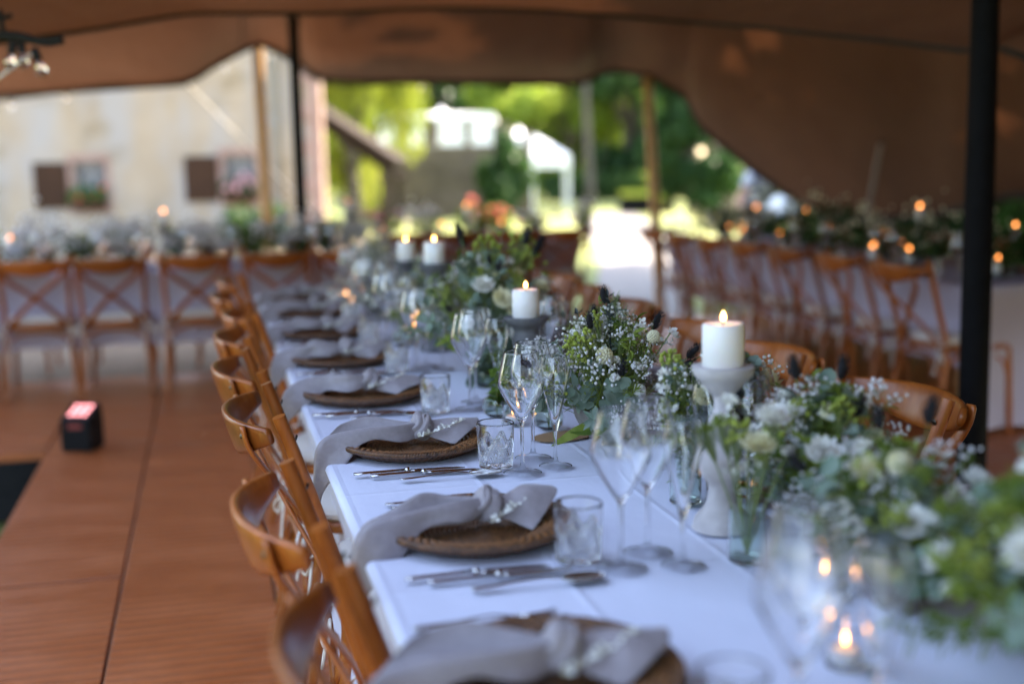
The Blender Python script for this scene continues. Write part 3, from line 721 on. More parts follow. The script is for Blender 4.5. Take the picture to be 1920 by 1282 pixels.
# climbing ivy on the wall and bushes
def bush(loc, r, h, mat, label, seed, n=1500, leaf=.08, flowers=None, cat='bush'):
    e = empty('bush', loc); tag(e, label, cat); rg = random.Random(seed); cen = []; rad = []; st = MB()
    for k in range(12):
        a = rg.uniform(0, 6.28); q = r*rg.random()**.5*.75; c = (q*math.cos(a), q*math.sin(a), h*rg.uniform(.3, .85)); cen.append(c); rad.append((r*.4, r*.4, h*.28)); st.tube([(0, 0, 0), (c[0]*.4, c[1]*.4, c[2]*.5), c], [.02, .012, .005], 5)
    st.build('stem', M['bark'], e); link('foliage', np_quads('foliage', leafcloud(n, cen, rad, leaf, seed), mat), e)
    if flowers:
        b = MB()
        for k in range(60):
            c = rg.choice(cen); b.ball((c[0]+rg.gauss(0, r*.25), c[1]-abs(rg.gauss(0, r*.3)), c[2]+abs(rg.gauss(0, h*.2))), rg.uniform(.03, .06), 6, 4)
        b.build('blossoms', M[flowers], e)
    return e
bush(gpt(948, 31.5), .75, 2.1, M['tree3'], 'dark climbing shrub against the stone garden wall', 1, 2500, .12)
bush(gpt(905, 24), .5, .62, M['tree1'], 'flowering shrub with red blossoms before the garden wall', 2, 1600, .09, 'red')
bush(gpt(470, 18), .55, .85, M['tree3'], 'rounded green shrub below the right house window', 5, 1500, .07)
bush(gpt(1245, 33), .5, 1.7, M['willow'], 'slim yellow-green shrub behind the wooden pole', 6, 1000, .1)
bush(gpt(1880, 14), .9, 1.5, M['tree2'], 'sunlit shrub outside the tent at far right', 7, 1500, .1)
bush(Vector((6.78, 8.43, -.03)), 1.1, 3.3, M['tree1'], 'unseen tall shrub added outside the right canvas to block sun', 9, 3500, .13)  # out-of-frame shrub added to stop a sun patch on the floor
# stone gate pillar by the ivy tree
gp = gpt(1352, 27); e = empty('gate_pillar', gp); tag(e, 'rough grey stone gate pillar beside the dark ivy tree', 'pillar'); r2 = random.Random(8)
for k in range(6): MB().box((r2.uniform(-.02, .02), 0, .14+.27*k), (.52, .5, .262), bev=.02).build('stone', M['old_stone'], e, smooth=False)
MB().box((0, 0, 1.69), (.64, .62, .12), bev=.02).build('cap', M['old_stone'], e, smooth=False)

# ================================================================ FURNITURE
TZ = .75
def rounded_poly(hx, hy_front, hy_back, hx_back, n=40, p=.42):
    out = []
    for k in range(n):
        t = 2*math.pi*k/n; c, s_ = math.cos(t), math.sin(t)
        x = math.copysign(abs(c)**p, c); y = math.copysign(abs(s_)**p, s_)
        yy = y*(hy_front if y > 0 else hy_back); f = (y+1)/2
        out.append((x*(hx_back+(hx-hx_back)*f), yy))
    return out
def slab(mb, poly, z0, z1, dome=0, bev=.006):
    n = len(poly); rings = [(z0, 1-bev*4), (z0+bev, 1), (z1-bev, 1), (z1, 1-bev*4), (z1+dome*.7, .6), (z1+dome, .0)]
    vs = [(x*sc, y*sc, z) for z, sc in rings for x, y in poly]
    fs = [(r*n+k, r*n+(k+1) % n, (r+1)*n+(k+1) % n, (r+1)*n+k) for r in range(len(rings)-1) for k in range(n)]+[tuple(range(n-1, -1, -1))]
    mb.add(vs, fs); return mb
def make_chair():
    e = empty('cross_back_chair')
    W_ = M['wood']
    for sx in (-1, 1):
        MB().tube(catmull([(sx*.178, .165, .44), (sx*.183, .175, .22), (sx*.19, .185, 0)], 3), [.0185]*3+[.017]*2+[.0145]*2, 12).build('leg', W_, e, auto=50)
        pp = MB().tube(catmull([(sx*.205, -.275, 0), (sx*.192, -.225, .24), (sx*.186, -.200, .44), (sx*.190, -.250, .64), (sx*.204, -.327, .872)], 4), [.0135]*4+[.0150]*4+[.0150]*6+[.0142]*3, 14).build('back_post', W_, e, auto=50)
        MB().lathe([(0, .003), (.006, .003), (.007, 0)][::-1], 10).build('plug', M['brass'], pp).matrix_local = Matrix.Translation((sx*.202, -.2945, .826)) @ Euler((R(-109), 0, 0)).to_matrix().to_4x4()
    # bent top rail
    pts = []; ell = []
    N = 22
    for i in range(N+1):
        t = -1+2*i/N; a = abs(t)
        x = .222*t*(1-.04*(1-a)); y = -.351-.066*(1-a**2.6)
        hh = .050-.033*a**1.8
        pts.append((x, y+.004*a, .812+.024*a*a)); ell.append((hh, .0085))
    MB().tube(pts, 1, 14, ell=ell, up=(0, -.30, 1), pw=.62).build('top_rail', W_, e)
    # crossing slats with rounded tabs and screws
    for sx in (-1, 1):
        o = .006*sx
        p = catmull([(sx*.181, -.3995, .852), (sx*.179, -.3875, .805), (sx*.142, -.356+o, .742), (sx*.01, -.296+o*1.4, .632), (-sx*.09, -.246+o, .535), (-sx*.155, -.214, .452)], 5)
        n = len(p)
        sl = MB().tube([tuple(q) for q in p], 1, 10, ell=[(.0165 if i > 0 else .011, .0055) for i in range(n)], up=None if False else (1, 0, .0), pw=.7).build('cross_slat', W_, e)
        MB().lathe([(.0065, 0), (.006, .004), (.003, .0055), (0, .0055)], 10).build('screw', M['brass'], sl).matrix_local = Matrix.Translation((sx*.180, -.3995, .832)) @ Euler((R(74), 0, 0)).to_matrix().to_4x4()
    pol = rounded_poly(.212, .205, .205, .192)
    slab(MB(), pol, .428, .456).build('seat', W_, e, auto=40)
    cu = slab(MB(), [(x*.95, y*.94) for x, y in pol], .458, .492, .006, .008).build('cushion', M['cushion'], e, auto=60)
    MB().tube([(x*.955, y*.945, .476) for x, y in pol]+[(pol[0][0]*.955, pol[0][1]*.945, .476)], .0035, 6).build('piping', M['cushion'], cu)
    for sx in (-1, 1):
        x0 = sx*.188
        p = catmull([(x0*.9, -.18, .474), (x0+.024*sx, -.200, .47), (x0+.01*sx, -.232, .462), (x0-.02*sx, -.236, .455), (x0+.02*sx, -.258, .43), (x0+.055*sx, -.262, .40), (x0+.05*sx, -.25, .385), (x0+.012*sx, -.24, .43), (x0-.01*sx, -.25, .36), (x0-.02*sx, -.258, .31)], 3)
        MB().tube([tuple(q) for q in p], .0038, 6).build('cushion_tie', M['rope'], cu)
    # bentwood braces under the seat
    def arch(a, b, zt, name='brace'):
        a, b = Vector(a), Vector(b); m = (a+b)/2; p = catmull([a, a*.86+m*.14+Vector((0, 0, .07)), a*.5+m*.5+Vector((0, 0, .118)), m+Vector((0, 0, .128)), b*.5+m*.5+Vector((0, 0, .118)), b*.86+m*.14+Vector((0, 0, .07)), b], 3)
        MB().tube([tuple(q) for q in p], .0095, 8).build(name, W_, e)
    arch((-.195, -.235, .285), (.195, -.235, .285), .42); arch((-.183, .165, .285), (.183, .165, .285), .42)
    arch((-.194, -.232, .285), (-.184, .165, .285), .42); arch((.194, -.232, .285), (.184, .165, .285), .42)
    return e
chair = make_chair(); chair_used = False
def place_chair(x, y, rz, label, group, z=0, rail=True):
    """x,y: position of the seat centre; rz: 0 faces +Y"""
    global chair_used
    o = chair if not chair_used else copy_tree(chair); chair_used = True
    o.location = (x, y, z); o.rotation_euler = (0, 0, rz); return tag(o, label, 'chair', group)

TX0, TX1, TY0, TY1 = .231, 1.305, .55, 6.2
TC = (TX0+TX1)/2
PY = [1.34, 1.96, 2.618, 3.25, 3.889, 4.54, 5.20, 5.84]
GL = 'chairs along the left of the near table'; GR = 'chairs along the right of the near table'
railx = [.062, .03, .028, .008, .018, .05, .012, .045]
dyc = [-.02, -.035, .10, .07, .06, .02, .02, .07]
for i, y in enumerate(PY):
    place_chair(railx[i]+.418, y+dyc[i]-.02, -math.pi/2+R(rnd.uniform(-5, 5)), '%s chair from the camera on the left of the near table' % ORD[i], GL)
RY = [1.72, 2.40, 3.05, 3.62, 4.31, 4.89, 5.40]
RX = [1.50, 1.47, 1.47, 1.47, 1.485, 1.505, 1.53]
for i, y in enumerate(RY):
    place_chair(RX[i]-.33, y, math.pi/2+R(rnd.uniform(-4, 4)), '%s chair from the camera on the right of the near table' % ORD[i], GR)
# far left table chairs seen from behind
FYR = 7.72
fx = [-1.98, -1.50, -1.03, -.575, -.08, .41, .87]
nm = ['at the left frame edge', 'third left of the tent pole', 'second from left in view', 'left of the pole foot', 'right before the black pole', 'hidden by the white flowers']
for i, x in enumerate(fx):
    place_chair(x, FYR+.37, R(rnd.uniform(-3, 3)), '%s chair from the left in the back row facing the house' % ['first', 'second', 'third', 'fourth', 'fifth', 'sixth', 'seventh'][i], 'chairs behind in the back left row', z=.002)
for i, x in enumerate([-1.3, -.62, .1, .75]):
    place_chair(x, 9.12, math.pi+R(rnd.uniform(-4, 4)), '%s chair from the left on the house side of the back left table' % ['first', 'second', 'third', 'fourth'][i], 'chairs on the house side of the back table', z=-.02)
# middle far table
mx = [1.5, 1.93, 2.36, 2.78]
for i, x in enumerate(mx):
    place_chair(x, 9.74, R(rnd.uniform(-5, 5)), '%s chair from the left at the shaded middle back table' % ['first', 'second', 'third', 'fourth'][i], 'chairs at the middle back table')
# right table chairs
ry = [5.42, 6.0, 6.62, 7.22, 7.82, 8.42, 9.0]
for i, y in enumerate(ry):
    place_chair(3.27+.38+.012*i, y, -math.pi/2+R(rnd.uniform(-4, 4)), '%s chair from the camera along the shaded right table' % ORD[i], 'chairs along the right table')

for i, y in enumerate([5.6, 6.3, 7.0, 7.7, 8.4, 9.05]):
    place_chair(4.5+.12, y, math.pi/2+R(rnd.uniform(-4, 4)), '%s chair from the camera on the canvas side of the right table' % ORD[i], 'chairs on the canvas side of the right table')
# ---------------------------------------------------------------- tables with cloths
def make_table(x0, x1, y0, y1, z, label, g=0):
    e = empty('banquet_table', ((x0+x1)/2, (y0+y1)/2, g)); tag(e, label, 'table')
    MB().box((0, 0, z-g-.02), (x1-x0-.01, y1-y0-.01, .03)).build('tabletop', M['pole_wood'], e, smooth=False)
    for sx in (-1, 1):
        for sy in (-1, 1):
            MB().box((sx*((x1-x0)/2-.12), sy*((y1-y0)/2-.25), (z-g-.035)/2), (.05, .05, z-g-.035)).build('leg', M['pole_wood'], e, smooth=False)
    return e
def cloth(x0, x1, y0, y1, z, drop, label, mat, seed, step=.03, creases=(), nd=10, fold=.02, group=None, tuck=.10, side_k=1.0):
    rg = random.Random(seed); ph = [rg.uniform(0, 6.28) for _ in range(8)]
    # perimeter path with rounded corners
    cx, cy = (x0+x1)/2, (y0+y1)/2
    def ztop(x, y):
        h = .0006*math.sin(x*9+ph[0])*math.sin(y*5+ph[1])+.0008*math.sin(y*2.3+ph[2])
        for (ax, v, w) in creases:
            d = (y-v-.02*math.sin(x*2+v) if ax == 'y' else x-v-.01*math.sin(y*1.7+v)); h += .0075*math.exp(-(d/(w*1.5))**2) - .0028*math.exp(-((d-.02)/(w*2))**2)
        return z+h
    nx = max(4, int((x1-x0)/step)); ny = max(4, int((y1-y0)/step))
    mb = MB(); vs = [(x0+(x1-x0)*i/nx, y0+(y1-y0)*j/ny, ztop(x0+(x1-x0)*i/nx, y0+(y1-y0)*j/ny)) for j in range(ny+1) for i in range(nx+1)]
    fs = [(j*(nx+1)+i, j*(nx+1)+i+1, (j+1)*(nx+1)+i+1, (j+1)*(nx+1)+i) for j in range(ny) for i in range(nx)]
    # border loop indices, counter clockwise
    loop = [i for i in range(nx)]+[j*(nx+1)+nx for j in range(ny)]+[ny*(nx+1)+nx-i for i in range(nx)]+[(ny-j)*(nx+1) for j in range(ny)]
    per = len(loop); base = len(vs); L = 0; prev = None; arc = []
    for k in loop:
        p = vs[k]; L += 0 if prev is None else math.dist(p, prev); arc.append(L); prev = p
    prof = [(.006, -.0015), (.011, -.005), (.014, -.012)]+[(.014-tuck*min(1, t*2.2)**.8, -.012-(drop-.012)*t) for t in [(q+1)/nd for q in range(nd)]]
    for (o, dz_) in prof:
        tt = -dz_/drop
        for q, k in enumerate(loop):
            p = vs[k]; x, y, _ = p
            nxn = (1 if abs(x-x1) < 1e-6 else -1 if abs(x-x0) < 1e-6 else 0); nyn = (1 if abs(y-y1) < 1e-6 else -1 if abs(y-y0) < 1e-6 else 0)
            l = math.hypot(nxn, nyn) or 1
            a = arc[q]; w = tt**1.2*fold*(math.sin(a*11+ph[3])+.6*math.sin(a*19+ph[4])+.7*math.sin(a*5.3+ph[5])+.9)
            if abs(nxn)+abs(nyn) == 2: w *= .6
            vs.append((x+nxn/l*(o+w), y+nyn/l*(o+w), p[2]+dz_*(1-(1-side_k)*sstep(0, .3, y-y0))))
    cur = loop
    for r in range(len(prof)):
        nb = base+r*per
        for q in range(per):
            q2 = (q+1) % per; fs.append((cur[q2], cur[q], nb+q, nb+q2))
        cur = [nb+q for q in range(per)]
    mb.add(vs, fs); o = mb.build('tablecloth', mat); return tag(o, label, 'tablecloth', group)
make_table(TX0+.02, TX1-.02, TY0+.02, TY1-.02, TZ-.012, 'long banquet table under the white cloth in the foreground')
cloth(TX0, TX1, TY0, TY1, TZ, .72, 'white linen cloth on the long foreground table', M['linen'], 1, .025, [], 14, .016)
LX0, LX1, LY0, LY1 = -3.2, 1.25, 8.02, 8.92
make_table(LX0+.02, LX1-.02, LY0+.02, LY1-.02, TZ-.012, 'back left banquet table in front of the house', -.02)
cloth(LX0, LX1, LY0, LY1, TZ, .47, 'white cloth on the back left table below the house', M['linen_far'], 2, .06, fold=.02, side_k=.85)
MX0, MX1, MY0, MY1 = 1.3, 3.0, 9.68, 10.5
make_table(MX0+.02, MX1-.02, MY0+.02, MY1-.02, TZ-.012, 'banquet table in the shaded middle background', 0)
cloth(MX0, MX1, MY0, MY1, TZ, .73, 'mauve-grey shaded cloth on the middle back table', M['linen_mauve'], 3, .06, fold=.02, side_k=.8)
SX0, SX1, SY0, SY1 = 3.56, 4.5, 5.15, 9.35
make_table(SX0+.02, SX1-.02, SY0+.02, SY1-.02, TZ-.012, 'long banquet table along the low tent wall', 0)
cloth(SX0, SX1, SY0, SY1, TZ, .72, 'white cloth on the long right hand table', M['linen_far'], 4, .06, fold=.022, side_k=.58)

# ================================================================ TABLEWARE
# rattan charger
def make_charger():
    e = empty('charger_plate'); RO = .163
    seg = 150
    prof = [(.0, .006)]
    rings = 11
    mb = MB()
    # coiled well: concentric coils
    for q in range(rings):
        r = .010+.0085*q
        vs = []; fs = []; ms = 6
        for k in range(seg):
            t = 2*math.pi*k/seg; bumpv = 1+.20*math.sin(t*(14+5*q)+q*1.7)
            for m_ in range(ms):
                a = 2*math.pi*m_/ms; vs.append(((r+.0050*math.cos(a)*bumpv)*math.cos(t), (r+.0050*math.cos(a)*bumpv)*math.sin(t), .008+.0042*math.sin(a)*bumpv))
        for k in range(seg):
            for m_ in range(ms): fs.append((k*ms+m_, ((k+1) % seg)*ms+m_, ((k+1) % seg)*ms+(m_+1) % ms, k*ms+(m_+1) % ms))
        mb.add(vs, fs)
    mb.build('well', M['rattan'], e)
    mb = MB()   # rising wall and wide woven rim
    path = [(.100+.0091*k_, z_) for k_, z_ in enumerate((.0085, .0135, .0180, .0205, .0222, .0236, .0246))]
    for q, (r, z) in enumerate(path):
        vs = []; fs = []; ms = 6; n = 52; sg = n*4
        for k in range(sg):
            t = 2*math.pi*k/sg; b_ = 1+.46*math.sin(t*n+(q % 2)*math.pi)
            for m_ in range(ms):
                a = 2*math.pi*m_/ms; vs.append(((r+.0056*math.cos(a)*b_)*math.cos(t), (r+.0056*math.cos(a)*b_)*math.sin(t), z+.0042*math.sin(a)*b_))
        for k in range(sg):
            for m_ in range(ms): fs.append((k*ms+m_, ((k+1) % sg)*ms+m_, ((k+1) % sg)*ms+(m_+1) % ms, k*ms+(m_+1) % ms))
        mb.add(vs, fs)
    mb.build('rim', M['weave'], e)
    mb = MB()   # braided edge: three twisted strands
    for s_ in range(3):
        pts = []
        for k in range(449):
            t = 2*math.pi*k/448; a = t*56+s_*2*math.pi/3
            rr = RO-.004+.0036*math.cos(a); pts.append((rr*math.cos(t), rr*math.sin(t), (.0240+.0036*math.sin(a))))
        mb.tube(pts, .0030, 5, caps=False)
    mb.build('braided_edge', M['rattan'], e)
    mb = MB()   # underside skirt with vertical canes
    mb.lathe([(.085, .001), (.122, .001), (.132, .006), (.152, .018)], 60, mod=lambda t, z: 1+.012*math.sin(t*60))
    for k in range(75):
        t = 2*math.pi*k/75; mb.tube([(.122*math.cos(t), .122*math.sin(t), .002), (.137*math.cos(t+.03), .137*math.sin(t+.03), .009), (.155*math.cos(t+.05), .155*math.sin(t+.05), .021)], .0024, 4, caps=False)
    mb.tube([(.120*math.cos(t), .120*math.sin(t), .0035) for t in [2*math.pi*k/80 for k in range(81)]], .0035, 6, caps=False)
    mb.build('foot_ring', M['rattan'], e)
    return e
charger = make_charger()

# knotted napkin; local x points away from the diner, z=0 is the table top
def make_napkin(seed, droop=.10, back=.055, lift=0.0, spread=1.0):
    """calla-like open long tail over the table edge, pleated knot, short flared tail"""
    rg = random.Random(seed); e = empty('napkin'); j = lambda a: rg.uniform(-a, a)
    kx, kz = .016, .055; E_ = -.190
    S = spread
    secs = [
     [(kx, .013, kz+.006), (kx, .008, kz-.010), (kx, .0, kz-.013), (kx, -.006, kz+.006), (kx, -.010, kz+.012), (kx, -.012, kz+.002), (kx, -.010, kz-.010)],
     [(-.035, .030, .078+lift), (-.035, .022, .050), (-.035, .006, .046), (-.035, -.012, .058), (-.035, -.024, .072), (-.035, -.036, .054), (-.035, -.040, .042)],
     [(-.090, .056*S, .090+lift), (-.092, .044*S, .048), (-.095, .014, .042), (-.095, -.022*S, .058), (-.097, -.046*S, .078), (-.100, -.068*S, .050), (-.102, -.074*S, .040)],
     [(-.140, .066*S, back+.032+lift), (-.150, .050*S, .045), (-.156, .015, .040), (-.158, -.030*S, .050), (-.160, -.060*S, .068), (-.165, -.088*S, .024), (-.150, -.098*S, .004)],
     [(E_+.022, .058*S, back*.75+.022), (E_-.002, .044*S, .030), (E_-.012, .010, .016), (E_-.014, -.036*S, .030), (E_-.016, -.066*S, .046), (E_-.022, -.092*S, -.022), (E_-.016, -.094*S, -.050)],
     [(E_+.004, .046*S, .026), (E_-.014, .034*S, .012), (E_-.026, .004, -.002), (E_-.030, -.040*S, .008), (E_-.034, -.068*S, -.014), (E_-.036, -.084*S, -.070), (E_-.026, -.080*S, -.03-droop)],
    ]
    for i, sc in enumerate(secs):
        if i: secs[i] = [(x+j(.004), y+j(.006), z+j(.004)) for x, y, z in sc]
    dense = [catmull(sc, 5) for sc in secs]; nv = len(dense[0]); cols = [catmull([d[c] for d in dense], 7) for c in range(nv)]; nu = len(cols[0])
    ph = [rg.uniform(0, 6.28) for _ in range(5)]
    def fn(u, v):
        iu, iv = int(round(u*(nu-1))), int(round(v*(nv-1))); p = cols[iv][iu].copy(); k = 1-sstep(0, .45, u)
        p[2] += .0034*math.sin(v*32+ph[0]+u*2)*k+.0026*math.sin(v*21+u*5+ph[3])*(1-.7*u)+.0030*math.sin(v*9+u*7+ph[1]); p[1] += .0020*math.sin(u*13+v*5+ph[2]); return p
    MB().grid(fn, nu, nv).build('long_tail', M['napkin'], e)
    edge_ = [fn(1, k/(nv-1)) for k in range(nv)]+[fn(1-k/(nu-1), 1) for k in range(nu)]
    MB().tube([tuple(p) for p in edge_], .0011, 5).build('hem', M['napkin'], e)
    MB().tube([tuple(fn(k/(nu-1), 0)) for k in range(nu)], .0011, 5).build('hem', M['napkin'], e)
    l2 = rg.uniform(.85, 1.15); up = rg.uniform(-.012, .014)
    sec2 = [
     [(kx, .012, kz), (kx, .006, kz+.010), (kx, -.004, kz+.012), (kx, -.011, kz+.004), (kx, -.008, kz-.010)],
     [(kx+.035, .022, .044), (kx+.036, .014, .064+up*.5), (kx+.036, -.006, .066+up*.5), (kx+.034, -.024, .052), (kx+.030, -.026, .034)],
     [(kx+.075*l2, .036, .046), (kx+.080*l2, .022, .074+up), (kx+.080*l2, -.008, .070+up), (kx+.070*l2, -.034, .050), (kx+.055*l2, -.044, .030)],
     [(kx+.105*l2, .040, .045), (kx+.122*l2, .022, .070+up), (kx+.128*l2, -.004, .060+up), (kx+.100*l2, -.036, .045), (kx+.070*l2, -.056, .028)]]
    for i in range(1, 4): sec2[i] = [(x+j(.005), y+j(.006), z+j(.004)) for x, y, z in sec2[i]]
    d2 = [catmull(sc, 5) for sc in sec2]; n2v = len(d2[0]); c2 = [catmull([d[c] for d in d2], 7) for c in range(n2v)]; n2u = len(c2[0])
    def f2_(u, v):
        p = c2[int(round(v*(n2v-1)))][int(round(u*(n2u-1)))].copy(); k = 1-sstep(0, .5, u); p[2] += .0030*math.sin(v*30+ph[3])*k+.0018*math.sin(v*8+u*6+ph[4]); return p
    MB().grid(f2_, n2u, n2v).build('short_tail', M['napkin'], e)
    def torus(cx, cz, R0, r0, tilt, yaw, pleats, sq):
        def f(u, v):
            a = 2*math.pi*u; b = 2*math.pi*v
            rr = r0*(1+.20*math.sin(b*pleats+a*1.5+ph[4])+.10*math.sin(a*3+ph[2])+.06*math.sin(b*2*pleats+a*4))*(.82+.34*math.sin(a*.5)**2)
            y = (R0+rr*math.cos(b))*math.cos(a); z = (R0*sq+rr*math.cos(b))*math.sin(a); x = rr*1.35*math.sin(b)
            p = Euler((0, tilt, yaw)).to_matrix() @ Vector((x, y, z)); return p+Vector((cx, 0, cz))
        return f
    kn = MB().grid(torus(kx, kz+.004, .0165, .0135, .45, .35, 5, .95), 60, 41)
    kn.grid(torus(kx+.006, kz+.011, .012, .0120, -.65, -.6, 4, 1.1), 50, 33)
    kn.ball((kx, 0, kz), .019, 14, 10, (1.0, 1.0, .9)); kn.build('knot', M['napkin'], e)
    return e
naps = [make_napkin(1, .085, .040, -.006, .72), make_napkin(2, .02, .028, -.014, .50), make_napkin(13, .07, .034, -.012, .62), make_napkin(24, .045, .030, -.012, .56)]
for n_ in naps:
    for ch in n_.children:
        if 'tail' in ch.name: m_ = ch.modifiers.new('t', 'SOLIDIFY'); m_.thickness = .0012

def make_sprig(seed):
    rg = random.Random(seed); e = empty('dried_sprig')
    pts = catmull([(-.035, -.012, 0), (.0, -.004, .004), (.04, .004, .012), (.075, .004, .022)], 4)
    MB().tube([tuple(p) for p in pts], .0009, 5).build('stem', M['beige'], e)
    mb = MB()
    for p in pts[::1]:
        for k in range(3):
            d = Vector((rg.uniform(-.3, 1), rg.uniform(-1, 1), rg.uniform(-.1, 1)))
            mb.leaf(Vector(p), d, (rg.uniform(-1, 1), rg.uniform(-1, 1), 1), rg.uniform(.007, .014), rg.uniform(.006, .010), .4)
    mb.build('florets', M['petal'], e, smooth=False); return e
sprig = make_sprig(2)

# cutlery (built along +x, handle end at 0)
def strip(mb, prof, th, bend=None):
    """prof: list of (x, halfwidth, z)"""
    n = len(prof); vs = []
    for (x, w, z) in prof: vs += [(x, -w, z), (x, 0, z+th), (x, w, z), (x, 0, z-th*.4)]
    fs = [(i*4+k, i*4+(k+1) % 4, (i+1)*4+(k+1) % 4, (i+1)*4+k) for i in range(n-1) for k in range(4)]+[(3, 2, 1, 0), tuple((n-1)*4+k for k in range(4))]
    mb.add(vs, fs); return mb
def make_knife():
    e = empty('table_knife')
    strip(MB(), [(0, .004, .005), (.004, .007, .005), (.03, .0062, .0055), (.08, .0052, .006), (.105, .0058, .0065)], .0042).build('handle', M['steel'], e)
    MB().lathe([(0, -.006), (.0062, -.004), (.0068, 0), (.0062, .004), (0, .006)], 12).build('bolster', M['steel'], e).matrix_local = Matrix.Translation((.109, 0, .0065)) @ Euler((0, R(90), 0)).to_matrix().to_4x4()
    strip(MB(), [(.112, .006, .0065), (.125, .0095, .006), (.19, .0100, .005), (.215, .008, .0045), (.228, .0025, .004)], .0009).build('blade', M['steel'], e)
    return e
def make_spoon():
    e = empty('table_spoon')
    strip(MB(), [(0, .005, .006), (.005, .009, .006), (.03, .0075, .007), (.07, .0042, .010), (.11, .0035, .013), (.135, .004, .009), (.142, .006, .006)], .0014).build('handle', M['steel'], e)
    def f(u, v):
        a = u*math.pi; x = .139+.034*(1-math.cos(a)); w = .0215*math.sin(a)**.75*(1-.12*math.cos(a)*-1); s_ = v*2-1
        return (x, w*s_, .0075-.0065*(1-s_*s_)*math.sin(a))
    o = MB().grid(f, 16, 11).build('spoon_bowl', M['steel'], e); o.modifiers.new('t', 'SOLIDIFY').thickness = .0014
    return e
def make_fork():
    e = empty('table_fork')
    strip(MB(), [(0, .005, .004), (.005, .009, .004), (.03, .0075, .005), (.07, .0042, .008), (.11, .0036, .011), (.13, .006, .007), (.142, .0115, .004), (.155, .012, .003)], .0013).build('handle', M['steel'], e)
    mb = MB()
    for k in range(4):
        y = -.0098+.0065*k; mb.tube([(.150, y, .0032), (.17, y, .0022), (.19, y, .004), (.202, y, .008)], [.0019, .0017, .0014, .0008], 6)
    mb.build('tines', M['steel'], e); return e
knife, spoon, fork = make_knife(), make_spoon(), make_fork()

# glasses
def lathe_part(prof, name, e, seg=40, n=3, mat='glass'):
    return MB().lathe([tuple(p) for p in catmull(prof, n)] if n > 1 else prof, seg).build(name, M[mat], e)
def make_wine():
    e = empty('wine_glass')
    lathe_part([(.0372, .0004), (.0385, .0014), (.0385, .0024), (.030, .0040), (.014, .0075), (.0062, .014), (.0046, .022)], 'foot', e, 40, 3, 'thin_glass')
    lathe_part([(.0046, .022), (.0038, .04), (.0036, .07), (.0039, .095), (.0052, .106)], 'stem', e, 20)
    lathe_part([(.0052, .106), (.0110, .114), (.0265, .140), (.0420, .168), (.0462, .179), (.0460, .190), (.0420, .212), (.0365, .234), (.0335, .2475), (.0328, .2480), (.0322, .2475), (.0353, .234), (.0408, .212), (.0447, .190), (.0447, .180), (.0403, .1695), (.0245, .142), (.0085, .1175), (0, .113)], 'bowl', e, 48, 3)
    return e
def make_flute():
    e = empty('champagne_flute')
    lathe_part([(.0322, .0004), (.0335, .0014), (.0335, .0024), (.026, .0038), (.012, .007), (.0055, .013), (.0042, .02)], 'foot', e, 40, 3, 'thin_glass')
    lathe_part([(.0042, .02), (.0034, .035), (.0034, .055), (.0048, .075)], 'stem', e, 20)
    lathe_part([(.0048, .075), (.0080, .090), (.0160, .128), (.0270, .172), (.0315, .192), (.0312, .203), (.0275, .222), (.0255, .2300), (.0249, .2304), (.0244, .2300), (.0263, .222), (.0299, .203), (.0301, .192), (.0256, .172), (.0145, .130), (.0058, .098), (0, .090)], 'bowl', e, 44, 3)
    return e
def make_tumbler():
    e = empty('cut_glass_tumbler')
    seg, nz = 196, 64; Hh = .094; mb = MB(); vs = []; fs = []
    def rad(z): return .0355+.0035*(z/Hh)
    def cut(t, z):
        a = (t/(2*math.pi)*7) % 1.0; b = (z-.007)/.062
        if b < 0 or b > 1.02: return 0
        g = 0
        # two crossing bands of mitre cuts, spread like a fan towards the top
        for s_ in (1, -1):
            for (o, dep) in ((0, 1), (.16, .75), (-.16, .75), (.33, .55)):
                c_ = (a+s_*(b*.92)+o) % 1.0; d = min(c_, 1-c_)
                g = max(g, dep*max(0, 1-d/.055))
        top = .86+.14*math.cos(2*math.pi*a*1.0)
        env = min(1, max(0, (top-b)/.05), b/.06)
        return .0034*g*env
    for j in range(nz+1):
        z = .002+(Hh-.0025)*j/nz
        for k in range(seg):
            t = 2*math.pi*k/seg; r = rad(z)-cut(t, z)-(.002 if j == 0 else 0)-(.0006 if j == nz else 0)
            vs.append((r*math.cos(t), r*math.sin(t), z))
    for j in range(nz):
        for k in range(seg): fs.append((j*seg+k, j*seg+(k+1) % seg, (j+1)*seg+(k+1) % seg, (j+1)*seg+k))
    mb.add(vs, fs); mb.build('cut_body', M['glass'], e, smooth=False)
    rT = rad(Hh)-.0006; rB = rad(.002)-.002
    lathe_part([(rT, Hh-.0005), (rT-.0008, Hh), (rT-.0016, Hh-.0006), (rT-.0022, .07), (rT-.004, .03), (rT-.005, .018), (rT-.009, .0135), (0, .013)], 'inner_wall', e, 48, 2)
    mb = MB()   # star-cut base
    st = 24*2; c = [(0, 0, .0030)]+[(rB*math.cos(2*math.pi*k/st), rB*math.sin(2*math.pi*k/st), .002 if k % 2 == 0 else .0008) for k in range(st)]
    ring = 48
    mb.lathe([(0, .0030), (rB*.6, .0008), (rB*.95, .0005), (rB, .002)], ring, mod=None); mb.build('base', M['glass'], e)
    return e
wine, flute, tumbler = make_wine(), make_flute(), make_tumbler()
